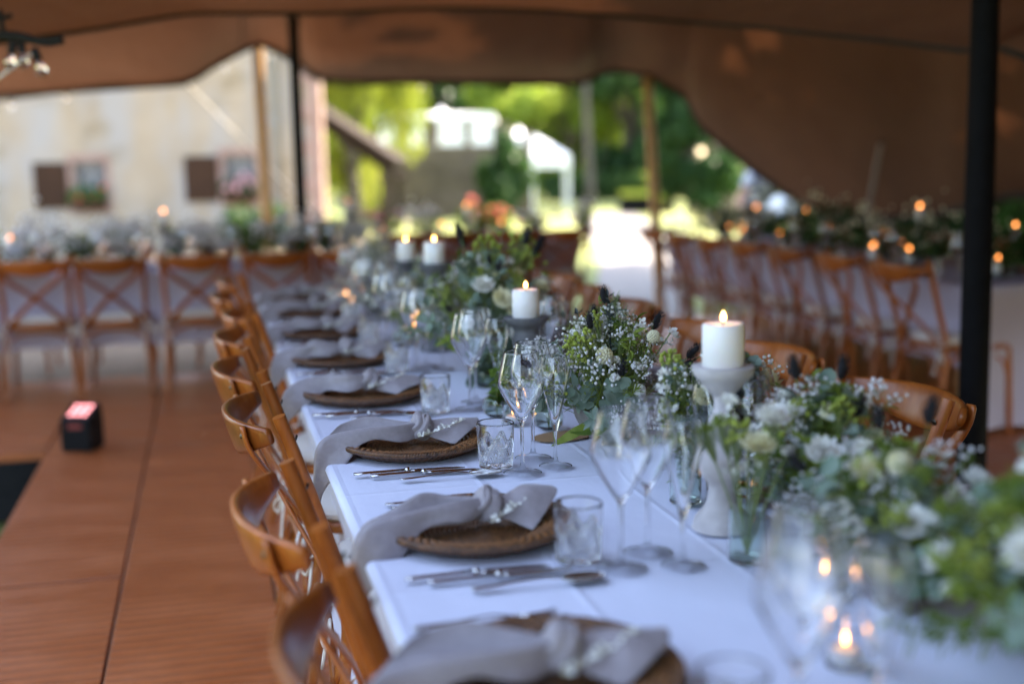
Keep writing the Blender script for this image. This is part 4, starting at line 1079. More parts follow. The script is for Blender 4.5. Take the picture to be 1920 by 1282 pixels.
# votive with a tealight
def make_votive():
    e = empty('votive_candle')
    lathe_part([(0, .0005), (.022, .0005), (.0245, .002), (.0265, .02), (.0275, .052), (.0268, .0526), (.0258, .052), (.0245, .02), (.0225, .006), (0, .0055)], 'holder', e, 30, 2)
    lathe_part([(0, .0062), (.0195, .0062), (.0198, .007), (.0198, .021), (.019, .0225), (.008, .0215), (0, .0213)], 'wax', e, 24, 1, 'wax')
    MB().tube([(0, 0, .021), (0, 0, .028)], .0009, 5).build('wick', M['wick'], e)
    lathe_part([(0, .0265), (.0026, .029), (.0032, .033), (.0022, .037), (.0008, .041), (0, .042)], 'flame', e, 12, 2, 'flame_small')
    return e
votive = make_votive()
protos = [charger, sprig, knife, spoon, fork, wine, flute, tumbler, votive]+naps
used = set()
def put(proto, loc, rz=0, label='', cat='', group=None, tilt=None, s=1.0):
    o = proto if proto.name not in used else copy_tree(proto); used.add(proto.name)
    o.location = loc; o.rotation_euler = (tilt[0] if tilt else 0, tilt[1] if tilt else 0, rz); o.scale = (s, s, s)
    return tag(o, label, cat, group)

PX = [.365, .416, .416, .388, .395, .396, .406, .42]
Z = TZ+.0035
ZP = TZ+.003
nord = [0, 2, 0, 1, 3, 2, 0, 3]
def setting(i, side):
    L = side == 'left'
    y = PY[i] if L else RY[min(i, 6)]+.02
    x = PX[i] if L else 2*TC-.40
    sg = 1 if L else -1; rz = 0 if L else math.pi
    w = '%s setting from the camera, %s side' % (ORD[i], side)
    put(charger, (x, y, ZP), rnd.uniform(0, 6), 'dark rattan charger plate at the '+w, 'plate', 'rattan chargers')
    nv = nord[i] if L else (i*3+1) % 4
    put(naps[nv], (x, y, ZP-.008), rz+R(rnd.uniform(-13, 10)) if i != 2 else rz, 'knotted grey napkin on the plate at the '+w, 'napkin', 'knotted napkins')
    put(sprig, (x+sg*.035, y-.038*sg, ZP+.040), rz+R(rnd.uniform(10, 35)), 'dried white sprig tucked beside the napkin at the '+w, 'sprig', 'dried sprigs')
    # knives and spoon right of the plate, forks left of it
    a = R(rnd.uniform(-1.5, 1.5))
    put(knife, (x-sg*.155, y-sg*.205, Z), rz+a, 'polished table knife right of the plate at the '+w, 'knife', 'table knives')
    put(knife, (x-sg*.125, y-sg*.228, Z), rz+a, 'outer polished knife right of the plate at the '+w, 'knife', 'outer knives')
    put(fork, (x-sg*.115, y+sg*.195, Z), rz-a, 'inner fork left of the plate at the '+w, 'fork', 'inner forks')
    put(fork, (x-sg*.125, y+sg*.222, Z), rz-a, 'outer fork left of the plate at the '+w, 'fork', 'outer forks')
    jx = lambda: rnd.uniform(-.006, .006)
    if L and i == 2: T_, W1, W2, F_ = (.554, 2.407), (.593, 2.339), (.646, 2.455), (.672, 2.373)
    elif L and i == 3: T_, W1, W2, F_ = (.538, 3.008), (.629, 3.013), (.662, 3.098), (.706, 3.023)
    elif L and i == 1: T_, W1, W2, F_ = (.539, 1.778), (.590, 1.722), (.656, 1.784), (.685, 1.707)
    else: T_, W1, W2, F_ = [(x+sg*(dx+jx()), y+sg*(dy+jx())) for dx, dy in ((.14, -.215), (.20, -.26), (.25, -.17), (.285, -.25))]
    put(tumbler, (*T_, Z), rnd.uniform(0, 6), 'cut crystal water tumbler at the '+w, 'tumbler', 'cut tumblers')
    put(wine, (*W1, Z), rnd.uniform(0, 6), 'wine glass nearer the tumbler at the '+w, 'wine glass', 'inner wine glasses')
    put(wine, (*W2, Z), rnd.uniform(0, 6), 'wine glass farther from the tumbler at the '+w, 'wine glass', 'outer wine glasses')
    put(flute, (*F_, Z), rnd.uniform(0, 6), 'champagne flute behind the wine glasses at the '+w, 'champagne flute', 'champagne flutes')
    sx, sy = (x-sg*.07, y-sg*.275)
    if L and i == 2: sx, sy = .345, 2.345
    put(spoon, (sx-sg*.0, sy, Z), rz, 'dessert spoon beside the tumbler at the '+w, 'spoon', 'dessert spoons')
for i in range(8): setting(i, 'left')
for i in range(7): setting(i, 'right')

# ================================================================ CANDLES
def make_candle(h=.072, r=.035):
    e = empty('pillar_candle')
    MB().lathe([(0, 0), (r-.002, 0), (r, .002), (r, h-.003), (r-.003, h), (r*.45, h-.003), (.006, h-.0035), (0, h-.0035)], 32).build('wax', M['wax'], e, auto=50)
    MB().tube([(0, 0, h-.005), (.001, 0, h+.008)], .0012, 6).build('wick', M['wick'], e)
    lathe_part([(0, h+.003), (.0034, h+.006), (.0042, h+.010), (.0034, h+.014), (.0012, h+.019), (0, h+.021)], 'flame', e, 14, 2, 'flame')
    return e
candle = make_candle(); used_c = [False]
def holder(prof, split, mat, loc, label, n=2):
    """turned holder, profile split in base / shaft / dish at the given indices"""
    e = empty('candle_holder', loc); tag(e, label, 'candle holder')
    for nm_, (a, b) in zip(('base', 'shaft', 'dish'), ((0, split[0]), (split[0], split[1]), (split[1], len(prof)-1))):
        MB().lathe([tuple(p) for p in catmull(prof[a:b+1], n)], 36).build(nm_, M[mat], e, auto=45)
    return e
grey_prof = [(0, .001), (.055, .001), (.058, .006), (.055, .018), (.040, .026), (.033, .034), (.030, .05), (.031, .10), (.032, .145), (.034, .150), (.037, .160), (.036, .178), (.031, .192), (.036, .203), (.050, .214), (.0575, .226), (.0575, .231), (.050, .231), (.036, .2290), (0, .2290)]
white_prof = [(0, .001), (.062, .001), (.065, .008), (.060, .022), (.044, .036), (.034, .050), (.030, .066), (.031, .080), (.040, .088), (.049, .100), (.050, .116), (.044, .132), (.030, .142), (.024, .150), (.027, .160), (.034, .172), (.030, .190), (.021, .200), (.019, .222), (.024, .232), (.040, .244), (.050, .254), (.064, .266), (.068, .278), (.064, .281), (.038, .279), (0, .279)]
hold_specs = [('grey', (.782, 3.02), 1.0, 'grey stone candle holder rising behind the in-focus flower bowl'), ('white', (.820, 1.868), 1.0, 'whitewashed turned candle holder in the blurred foreground'),
 ('grey', (.735, 4.05), 1.28, 'tall grey candle holder behind the big middle bouquet'), ('grey', (.745, 4.72), 1.12, 'grey candle holder beyond the tall candle on the near table')]
cl = ['white pillar candle on the grey stone holder in the middle', 'white pillar candle on the whitewashed holder in front', 'white pillar candle above the big middle bouquet', 'white pillar candle farthest along the near table']
for (k, (x, y), s_, lab), c_ in zip(hold_specs, cl):
    pr = grey_prof if k == 'grey' else white_prof
    pr = [(r*(.76 if k == 'white' else 1), z*s_) for r, z in pr]
    holder(pr, (6, 10) if k == 'grey' else (6, 19), 'grey_stone' if k == 'grey' else 'white_wash', (x, y, ZP), lab)
    o = candle if not used_c[0] else copy_tree(candle); used_c[0] = True
    o.location = (x, y, ZP+pr[-1][1]+.0005); o.rotation_euler = (0, 0, rnd.uniform(0, 6)); tag(o, c_, 'candle', 'pillar candles on the near table')
vs_ = [((.690, 2.80), 'small lit tealight glass beyond the in-focus tumbler'), ((.735, 1.30), 'small lit tealight glass at the bottom right corner'), ((.84, 1.52), 'lit tealight glass among the blurred foreground flowers'),
       ((.62, 5.5), 'lit tealight glass at the far end near the white flowers'), ((.70, 4.35), 'lit tealight glass beside the big middle bouquet'), ((.68, 5.05), 'lit tealight glass behind the middle wine glasses'), ((.95, 2.05), 'lit tealight glass right of the whitewashed holder'), ((.62, 5.75), 'farthest lit tealight glass on the near table')]
for (x, y), lab in vs_: put(votive, (x, y, Z), 0, lab, 'tealight', 'tealights on the near table')

# ================================================================ FLOWERS
fr = random.Random(11)
FL = {}
def fmesh(key, parts):
    """parts: list of (suffix, MB, material, smooth) -> list of meshes"""
    FL.setdefault(key, []).append([(n_, b.mesh(n_, M[m_], sm)) for n_, b, m_, sm in parts])
def stem_pts(rg, L, bend=.12):
    a = rg.uniform(0, 6.28); b = L*bend*rg.uniform(.3, 1)
    return [tuple(p) for p in catmull([(0, 0, 0), (b*.3*math.cos(a), b*.3*math.sin(a), L*.4), (b*math.cos(a), b*math.sin(a), L)], 4)]
# unit stems are .20 m long
for v in range(3):      # eucalyptus branch with round leaves
    rg = random.Random(100+v); st = stem_pts(rg, .2, .35); s_ = MB().tube(st, [.0018-.0001*i for i in range(len(st))], 5); lf = MB()
    for i in range(3, len(st)):
        p = Vector(st[i])
        for k in range(3):
            a = rg.uniform(0, 6.28); d = Vector((math.cos(a), math.sin(a), rg.uniform(.1, .9)))
            L = rg.uniform(.020, .034); n_ = Vector((rg.uniform(-.4, .4), rg.uniform(-.4, .4), 1)); pts_ = []
            dd = d.normalized(); w = dd.cross(n_).normalized(); nn = w.cross(dd)
            base = p+dd*.006
            ring = [base+dd*(L*(.5-.5*math.cos(2*math.pi*q/10)))+w*(L*.46*math.sin(2*math.pi*q/10))+nn*(L*.10*math.cos(4*math.pi*q/10)) for q in range(10)]
            lf.add(ring+[base+dd*L*.5], [(q, (q+1) % 10, 10) for q in range(10)])
            lf.tube([p, base], .0007, 4, caps=False)
    fmesh('eucalyptus', [('stem', s_, 'stem', True), ('leaves', lf, 'euc', True)])
for v in range(3):      # small-leaved green branch
    rg = random.Random(120+v); st = stem_pts(rg, .2, .3); s_ = MB().tube(st, .0012, 5); lf = MB()
    for i in range(2, len(st)):
        for k in range(7):
            a = rg.uniform(0, 6.28); p = Vector(st[i])+Vector((0, 0, rg.uniform(-.01, .01))); d = (math.cos(a), math.sin(a), rg.uniform(-.1, .9))
            lf.leaf(p, d, (0, 0, 1), rg.uniform(.018, .034), rg.uniform(.007, .013), .2)
    fmesh('green_branch', [('stem', s_, 'stem', True), ('leaves', lf, ['leaf', 'fern', 'euc'][v], False)])
for v in range(2):      # blade leaf
    rg = random.Random(140+v); lf = MB()
    def bl(u, w, rg=rg, v=v): return ((w-.5)*.016*math.sin(math.pi*min(1, u*.93+.05)), .05*u*u+.002*abs(w-.5), .2*u-.05*u*u*u)
    lf.grid(bl, 12, 5); fmesh('grass_blade', [('blade', lf, 'fern' if v else 'leaf', True)])
for v in range(3):      # layered cream dahlia / rose
    rg = random.Random(160+v); st = stem_pts(rg, .2, .15); c = Vector(st[-1]); pe = MB(); s_ = MB().tube(st, .0016, 5)
    for ring, (n_, tilt, L, W) in enumerate(((10, 1.25, .030, .020), (9, .95, .027, .019), (8, .65, .022, .016), (6, .38, .017, .013), (4, .15, .012, .010))):
        for k in range(n_):
            a = 2*math.pi*(k+.5*(ring % 2))/n_+rg.uniform(-.1, .1); d = Vector((math.sin(tilt)*math.cos(a), math.sin(tilt)*math.sin(a), math.cos(tilt)))
            pe.leaf(c+Vector((0, 0, .002*ring)), d, Vector((-math.cos(a), -math.sin(a), .6)), L*rg.uniform(.9, 1.1), W, -.35)
    fmesh('cream_bloom', [('stem', s_, 'stem', True), ('petals', pe, ['cream', 'petal', 'cream'][v], True)])
for v in range(2):      # round scabious head / pod
    rg = random.Random(180+v); st = stem_pts(rg, .2, .2); c = Vector(st[-1]); s_ = MB().tube(st, .0011, 5); h = MB()
    for k in range(90):
        z = 1-2*(k+.5)/90; a = k*2.39996; q = math.sqrt(1-z*z); h.ball(c+Vector((q*math.cos(a), q*math.sin(a), z))*.0125, .0030, 5, 3)
    h.ball(c, .0125, 10, 8); fmesh('scabious', [('stem', s_, 'stem', True), ('head', h, 'beige' if v == 0 else 'cream', True)])
for v in range(3):      # lime berry cluster / umbel
    rg = random.Random(200+v); st = stem_pts(rg, .2, .2); c = Vector(st[-1]); s_ = MB().tube(st, .0013, 5); h = MB()
    for k in range(26 if v < 2 else 40):
        p = c+Vector((rg.gauss(0, .012), rg.gauss(0, .012), rg.uniform(-.012, .016) if v < 2 else rg.uniform(0, .008))); s_.tube([st[-3], p], .0005, 3, caps=False); h.ball(p, rg.uniform(.0028, .0048) if v < 2 else .0022, 6, 4)
    fmesh('lime_cluster', [('stem', s_, 'stem', True), ('buds', h, 'lime' if v != 2 else 'fern', True)])
for v in range(3):      # white stock / snapdragon tip
    rg = random.Random(220+v); st = stem_pts(rg, .2, .2); s_ = MB().tube(st, .0014, 5); h = MB()
    for i in range(5 if v else 6, len(st)):
        for k in range(5):
            a = rg.uniform(0, 6.28); p = Vector(st[i])+Vector((math.cos(a), math.sin(a), rg.uniform(-.3, .5)))*rg.uniform(.006, .011)
            for q in range(4): h.leaf(p, (rg.uniform(-1, 1)+math.cos(a), rg.uniform(-1, 1)+math.sin(a), rg.uniform(-.5, 1)), (rg.uniform(-1, 1), rg.uniform(-1, 1), 1), rg.uniform(.008, .013), .010, -.3)
    h.leaf(st[-1], (0, 0, 1), (1, 0, 0), .012, .006); fmesh('white_spike', [('stem', s_, 'stem', True), ('florets', h, 'petal', True)])
for v in range(2):      # rounded white flower head (tight buds)
    rg = random.Random(240+v); st = stem_pts(rg, .2, .2); c = Vector(st[-1]); s_ = MB().tube(st, .0013, 5); h = MB()
    for k in range(22):
        z = rg.uniform(-.2, 1); a = rg.uniform(0, 6.28); q = math.sqrt(max(0, 1-z*z)); h.ball(c+Vector((q*math.cos(a), q*math.sin(a), z*.7))*.0085, rg.uniform(.0026, .0046), 7, 5)
    fmesh('white_button', [('stem', s_, 'stem', True), ('head', h, 'petal', True)])
for v in range(3):      # black bunny tail grass
    rg = random.Random(260+v); st = stem_pts(rg, .2, .25); c = Vector(st[-1]); s_ = MB().tube(st, .0008, 5); h = MB()
    d = (Vector(st[-1])-Vector(st[-2])).normalized(); q = d.to_track_quat('Z', 'Y')
    h.ball(c+d*.012, .0062, 10, 8, (1, 1, 2.6), q.to_euler())
    for k in range(170):
        a = rg.uniform(0, 6.28); z = rg.uniform(-1, 1); rr = .0062*math.sqrt(1-z*z); o_ = q @ Vector((rr*math.cos(a), rr*math.sin(a), z*.017)); dd = q @ Vector((math.cos(a)*.8, math.sin(a)*.8, .9))
        h.leaf(c+d*.012+o_, dd, (rg.uniform(-1, 1), 0, 1), .0085, .0010, 0)
    fmesh('bunny_tail', [('stem', s_, 'stem', True), ('head', h, 'black_tail', False)])
for v in range(3):      # gypsophila spray
    rg = random.Random(280+v); s_ = MB(); h = MB(); top = Vector((0, 0, .12)); s_.tube([(0, 0, 0), top], .0009, 4)
    for k in range(9):
        a = rg.uniform(0, 6.28); m_ = top+Vector((math.cos(a)*rg.uniform(.008, .03), math.sin(a)*rg.uniform(.008, .03), rg.uniform(.015, .055))); s_.tube([top-Vector((0, 0, rg.uniform(0, .04))), m_], .0005, 3, caps=False)
        for q in range(5):
            p = m_+Vector((rg.gauss(0, .009), rg.gauss(0, .009), rg.uniform(0, .02))); s_.tube([m_, p], .0003, 3, caps=False); h.ball(p, rg.uniform(.0018, .0034), 6, 4)
    fmesh('gypsophila', [('stem', s_, 'stem', True), ('blossoms', h, 'gyp', True)])
for v in range(2):      # dark purple-black twig
    rg = random.Random(300+v); st = stem_pts(rg, .2, .1); s_ = MB().tube(st, .0012, 5); lf = MB()
    for i in range(4, len(st)):
        for k in range(6):
            a = rg.uniform(0, 6.28); lf.leaf(Vector(st[i]), (math.cos(a), math.sin(a), rg.uniform(.3, 1.2)), (0, 0, 1), rg.uniform(.012, .02), .006, .2)
    fmesh('dark_twig', [('stem', s_, 'dark_leaf', True), ('leaves', lf, 'dark_leaf', False)])
for v in range(2):      # fine ferny filler
    rg = random.Random(320+v); s_ = MB(); lf = MB(); st = stem_pts(rg, .2, .3); s_.tube(st, .001, 4)
    for i in range(2, len(st)):
        for k in range(14):
            a = rg.uniform(0, 6.28); d = Vector((math.cos(a), math.sin(a), rg.uniform(0, 1))); lf.leaf(Vector(st[i]), d, (0, 0, 1), rg.uniform(.015, .03), .0028, .1)
            if rg.random() < .25: lf.ball(Vector(st[i])+d.normalized()*.026, .0020, 5, 3)
    fmesh('feathery_filler', [('stem', s_, 'stem', True), ('fronds', lf, 'lime' if v else 'fern', False)])

def flower(kind, base, tip, parent, rg, scale=None):
    """a stem with its head: base to tip, in the parent's space"""
    var = rg.choice(FL[kind]); b, t = Vector(base), Vector(tip); d = t-b
    L = .2 if kind != 'gypsophila' else .16
    s_ = d.length/L
    q = d.to_track_quat('Z', 'Y') @ Euler((0, 0, rg.uniform(0, 6.28))).to_quaternion()
    hs_ = scale or 1
    o = link(kind, var[0][1], parent)
    # keep head size: scale xy with head scale, z with length
    o.matrix_local = Matrix.Translation(b) @ q.to_matrix().to_4x4() @ Matrix.Diagonal((hs_, hs_, s_, 1))
    for n_, me in var[1:]:
        c = link(n_, me, o)
        if n_ in ('florets', 'buds', 'blossoms', 'fronds'): c['kind'] = 'stuff'
        if len(var) > 1 and kind not in ('eucalyptus', 'green_branch', 'feathery_filler', 'dark_twig', 'white_spike', 'grass_blade'):
            # head lives at the tip: undo the stretch there
            zt = L if kind != 'gypsophila' else .12
            c.matrix_local = Matrix.Translation((0, 0, zt)) @ Matrix.Diagonal((1, 1, hs_/s_, 1)) @ Matrix.Translation((0, 0, -zt))
        else:
            c.matrix_local = Matrix.Identity(4)
    return o
bowl_prof = [(0, .002), (.036, .002), (.038, .006), (.038, .022), (.040, .026), (.052, .036), (.068, .054), (.079, .076), (.084, .098), (.0815, .0995), (.079, .098), (.073, .077), (.062, .058), (.045, .044), (0, .038)]
def arrangement(loc, R_, H_, label, seed, mix, n, vase='bowl', flat=.75, vs__=1.0):
    """dome of stems from a bowl. mix: {kind: weight}"""
    rg = random.Random(seed); e = empty('flower_arrangement', loc); tag(e, label, 'flowers')
    if vase == 'bowl':
        bo = MB().lathe([(r*vs__, z*vs__) for r, z in bowl_prof], 44).build('bowl', M['bowl'], e, auto=40)
        MB().lathe([(0, .07*vs__), (.04*vs__, .07*vs__), (.074*vs__, .068*vs__)], 20).build('moss', M['leaf'], bo); z0 = .075*vs__; rb = .05*vs__
    else: z0 = .09; rb = .012
    kinds = [k for k, w in mix.items() for _ in range(w)]
    for i in range(n):
        k = kinds[i % len(kinds)]
        th_ = 2.39996*i+rg.uniform(-.4, .4); el = (i+.5)/n          # 0 bottom ring -> 1 top
        ph_ = R(8+80*el**.8) if vase == 'bowl' else R(35+52*el)
        d = Vector((math.cos(th_)*math.cos(ph_), math.sin(th_)*math.cos(ph_), math.sin(ph_)))
        rr = rg.uniform(.80, 1.05)
        if k in ('bunny_tail', 'dark_twig'): rr *= 1.16
        if k in ('cream_bloom', 'white_button', 'feathery_filler'): rr *= .9
        tip = Vector((d.x*R_*rr, d.y*R_*rr, z0+d.z*H_*rr))
        base = Vector((d.x*rb*rg.random(), d.y*rb*rg.random(), z0-.015))
        if (tip-base).length < .06: tip = base+(tip-base).normalized()*.06
        flower(k, base, tip, e, rg, rg.uniform(.85, 1.2))
    return e
MIX = {'gypsophila': 6, 'green_branch': 4, 'eucalyptus': 1, 'lime_cluster': 4, 'white_button': 2, 'white_spike': 3, 'feathery_filler': 4, 'scabious': 1, 'bunny_tail': 2, 'cream_bloom': 1}
a1 = arrangement((.828, 2.475, ZP), .185, .225, 'in-focus bowl of white and lime wild flowers on the near table', 42, MIX, 96)
rg = random.Random(77)
for (bx_, by_, tx, ty, tz) in ((-.04, -.05, -.16, -.10, .045), (-.01, -.04, -.08, -.13, .03)): flower('grass_blade', (bx_, by_, .085), (tx, ty, tz), a1, rg, 1.3)
for t in ((-.02, -.03, .325), (-.055, .02, .30), (.0, -.02, .335)): flower('dark_twig', (0, 0, .08), t, a1, rg, 1.2)
for t in ((.075, -.05, .255), (.02, -.10, .215), (.06, -.09, .19), (.16, -.02, .24), (.03, -.13, .13), (.10, -.12, .165)): flower('bunny_tail', (0.01, 0, .08), t, a1, rg, 1.25)
flower('scabious', (0, 0, .08), (-.045, -.085, .235), a1, rg, 1.25)
for t in ((-.10, -.06, .24), (-.085, -.05, .255)): flower('lime_cluster', (0, 0, .08), t, a1, rg, 1.2)
for t in ((-.02, -.12, .175), (.0, -.125, .155), (.03, -.115, .16)): flower('white_button', (0, 0, .08), t, a1, rg, 1.3)
for t in ((-.13, -.09, .125), (-.15, -.04, .11), (-.05, -.135, .125)): flower('eucalyptus', (0, 0, .078), t, a1, rg, 1.0)
MIX2 = {'green_branch': 8, 'eucalyptus': 5, 'gypsophila': 2, 'lime_cluster': 3, 'cream_bloom': 4, 'white_spike': 2, 'feathery_filler': 4, 'bunny_tail': 1}
a2 = arrangement((.80, 3.56, ZP), .25, .26, 'largest leafy bouquet with cream blooms in the middle of the near table', 43, MIX2, 110, vs__=1.15)
for t in ((.12, .05, .40), (.16, .02, .36), (.18, .08, .33), (.02, .1, .37), (.20, 0, .30), (-.02, .05, .41)): flower('bunny_tail', (0, 0, .1), t, a2, rg, 1.4)
for t in ((.10, .10, .38), (.13, .08, .35), (.07, .08, .36)): flower('lime_cluster', (0, 0, .1), t, a2, rg, 2.2)
for t in ((.0, -.17, .22), (.02, -.16, .19), (.05, -.2, .12), (-.02, -.12, .28)): flower('cream_bloom', (0, 0, .1), t, a2, rg, 1.25)
for t in ((.03, -.26, .06), (-.03, -.27, .05), (.06, -.25, .03)): flower('eucalyptus', (0, 0, .1), t, a2, rg, 1.6)
MIX0 = {'green_branch': 5, 'eucalyptus': 3, 'gypsophila': 3, 'lime_cluster': 4, 'white_button': 2, 'white_spike': 3, 'cream_bloom': 2, 'bunny_tail': 2, 'scabious': 1}
arrangement((.93, 2.10, ZP), .15, .17, 'blurred bowl of lime and white flowers just behind the whitewashed candle', 44, MIX0, 60)
arrangement((.955, 1.78, ZP), .145, .185, 'blurred foreground flowers with cream blooms right of the whitewashed candle', 45, MIX0, 64, vs__=.9)
arrangement((.90, 1.46, ZP), .15, .16, 'soft blurred pale green flowers in front of the tealight', 46, MIX0, 56, vs__=.9)
arrangement((.95, 1.14, ZP), .20, .22, 'large out-of-focus flower bowl filling the bottom right corner', 47, {'green_branch': 6, 'lime_cluster': 3, 'white_button': 3, 'eucalyptus': 3, 'cream_bloom': 4, 'feathery_filler': 3}, 110)
arrangement((.77, 4.42, ZP), .16, .19, 'leafy bouquet with lime buds behind the middle candle', 48, MIX2, 50)
arrangement((.74, 5.55, ZP), .20, .22, 'airy white flower bouquet at the far end of the near table', 49, {'white_spike': 6, 'white_button': 8, 'gypsophila': 5, 'green_branch': 2, 'cream_bloom': 2}, 70)
arrangement((.66, 5.05, ZP), .11, .16, 'small airy white posy beside the far table edge', 50, {'white_spike': 6, 'white_button': 6, 'gypsophila': 4, 'eucalyptus': 1}, 34, vs__=.6)

# small glass vases with stems
def bud_vase(loc, label, kind, seed, n=5, tall=.15, prof=None, h=.085):
    e = empty('bud_vase', loc); tag(e, label, 'vase'); rg = random.Random(seed)
    p = prof or [(0, .001), (.026, .001), (.029, .004), (.029, h-.01), (.0285, h), (.0265, h), (.0265, .01), (.022, .008), (0, .008)]
    MB().lathe(p, 32).build('jar', M['green_glass'], e, auto=40)
    for k in range(n):
        a = rg.uniform(0, 6.28); r_ = rg.uniform(.01, .05); flower(rg.choice(kind), (0, 0, .012), (r_*math.cos(a), r_*math.sin(a), tall*rg.uniform(.8, 1.15)), e, rg, 1.1)
    return e
bud_vase((.823, 2.04, Z-.0005), 'ribbed glass jar left of the whitewashed candle holder', ['white_spike', 'green_branch', 'lime_cluster', 'gypsophila'], 1, 8, .23)
bud_vase((.789, 1.701, Z-.0005), 'glass jar of white flowers right of the whitewashed holder foot', ['white_button', 'white_spike', 'cream_bloom', 'lime_cluster'], 2, 9, .22)
gl = [(0, .001), (.018, .001), (.032, .012), (.0365, .03), (.031, .047), (.016, .056), (.0125, .062), (.0145, .068), (.0128, .068), (.0108, .062), (.0142, .0545), (.0288, .046), (.0338, .03), (.0296, .0135), (.016, .005), (0, .005)]
bud_vase((.672, 2.90, Z-.0005), 'round glass bud vase beyond the in-focus tumbler', ['gypsophila', 'green_branch'], 3, 4, .14, gl)
bud_vase((.755, 2.72, Z-.0005), 'glass bud vase of gypsophila behind the in-focus flute', ['gypsophila', 'gypsophila', 'lime_cluster'], 4, 5, .2, gl)
bud_vase((.735, 3.33, Z-.0005), 'glass bud vase with round eucalyptus leaves before the bouquet', ['eucalyptus', 'green_branch'], 5, 4, .12, gl)
bud_vase((.64, 4.2, Z-.0005), 'small glass bud vase with green sprigs beside the bouquet', ['green_branch', 'gypsophila'], 6, 4, .15, gl)
# kraft paper cards
def card(x, y, rz, label, flat=True):
    o = MB()
    if flat:
        n = 24; o.add([(.05*math.cos(2*math.pi*k/n)*1.5, .05*math.sin(2*math.pi*k/n), z) for z in (0, .0012) for k in range(n)], [tuple(range(n-1, -1, -1)), tuple(range(n, 2*n))]+[(k, (k+1) % n, n+(k+1) % n, n+k) for k in range(n)])
    else:
        o.add([(-.03, -.02, 0), (.03, -.02, 0), (.03, 0, .045), (-.03, 0, .045), (.03, .02, 0), (-.03, .02, 0)], [(0, 1, 2, 3), (3, 2, 4, 5)])
    ob = o.build('kraft_card', M['kraft'], smooth=False); ob.location = (x, y, Z); ob.rotation_euler = (0, 0, rz); return tag(ob, label, 'card')
card(.765, 2.64, .3, 'flat oval kraft card lying left of the in-focus flower bowl')
card(.735, 3.12, 1.2, 'folded brown kraft name card beside the grey candle holder', False)

# ================================================================ FAR TABLES: dressing
def far_bunch(loc, r, h, label, seed, mat='gyp', green='tree1', n=460, nl=60, bs=.0125):
    rg = random.Random(seed); e = empty('flower_bunch', loc); tag(e, label, 'flowers')
    lathe_part([(0, .002), (.035, .002), (.04, .01), (.045, .10), (.043, .10), (.038, .012), (0, .008)], 'vase', e, 16, 1, 'green_glass')
    b = MB(); lf = MB(); st = MB()
    for k in range(18):
        a = rg.uniform(0, 6.28); st.tube([(0, 0, .01), (r*.6*math.cos(a), r*.6*math.sin(a), h*.7)], .0015, 3, caps=False)
    cl_ = [(rg.gauss(0, r*.55), rg.gauss(0, r*.4), .10+h*rg.uniform(.1, 1.0), r*rg.uniform(.10, .30)) for _ in range(13)]
    for k in range(n):
        c = rg.choice(cl_); b.ball((c[0]+rg.gauss(0, c[3]), c[1]+rg.gauss(0, c[3]), max(.05, c[2]+rg.gauss(0, c[3]*.8))), bs*rg.uniform(.4, 1.2), 5, 3)
    for k in range(nl):
        a = rg.uniform(0, 6.28); q = r*.9*rg.random()**.5; lf.leaf((q*math.cos(a), q*math.sin(a), .06+h*rg.uniform(0, .8)), (rg.uniform(-1, 1), rg.uniform(-1, 1), rg.uniform(-.2, 1)), (rg.uniform(-1, 1), rg.uniform(-1, 1), 1), .05, .02)
    st.build('stems', M['stem'], e); tag(b.build('blossoms', M[mat], e), kind='stuff'); tag(lf.build('leaves', M[green], e, smooth=False), kind='stuff'); return e
def far_candle(loc, hh, label, c='grey_stone', flame_only=False):
    e = empty('candlestick', loc); tag(e, label, 'candle')
    MB().lathe([(0, 0), (.045, 0), (.045, .012), (.018, .03), (.015, hh*.5), (.018, hh-.03), (.035, hh), (0, hh)], 14).build('stick', M[c], e)
    MB().lathe([(0, hh), (.02, hh), (.02, hh+.07), (0, hh+.07)], 12).build('wax', M['wax'], e)
    lathe_part([(0, hh+.075), (.007, hh+.081), (.006, hh+.089), (0, hh+.099)], 'flame', e, 10, 1, 'flame_far'); return e
def tp(x, y, Yt):        # point on a far table line Y=const at pixel column x
    r = ray(x, y); t = Yt/r[1]; return Vector((r[0]*t, Yt, TZ+.004))
def tpx(x, y, Xt):
    r = ray(x, y); t = Xt/r[0]; return Vector((Xt, r[1]*t, TZ+.004))
for i, (x, r_, h) in enumerate([(85, .24, .20), (240, .19, .19), (392, .22, .17), (545, .15, .20), (662, .16, .30)]):
    far_bunch(tp(x, 440, 8.38), r_, h, 'frothy white gypsophila bunch, %s from the left on the back left table' % ['first', 'second', 'third', 'fourth', 'last'][i], 60+i)
for i, (x, r_, h) in enumerate([(25, .10, .14), (150, .1, .13), (330, .07, .18), (470, .2, .2), (612, .08, .2)]):
    far_bunch(tp(x, 440, 8.62), r_, h, 'green leafy bunch, %s from the left on the back left table' % ['first', 'second', 'third', 'fourth', 'last'][i], 80+i, 'lime', 'tree1', 30, 420)
far_candle(tp(306, 400, 8.4), .27, 'grey candlestick with a lit candle before the house wall'); far_candle(tp(651, 400, 8.5), .30, 'lit candlestick above the last white bunch of the back table')
far_candle(tp(15, 400, 8.3), .13, 'low candlestick near the left end of the back table', 'black')
fgl = 'glasses set on the back tables'
def far_glass(p, which, lab): put(wine if which else tumbler, p, 0, lab, 'wine glass' if which else 'tumbler', fgl)
for i, x in enumerate([20, 70, 135, 185, 262, 300, 350, 440, 505, 590, 625]):
    far_glass(tp(x, 440, 8.18 if i % 2 else 8.12), i % 3 != 2, 'glass at the front edge of the back left table, %s from the left' % ['first', 'second', 'third', 'fourth', 'fifth', 'sixth', 'seventh', 'eighth', 'ninth', 'tenth', 'last'][i])
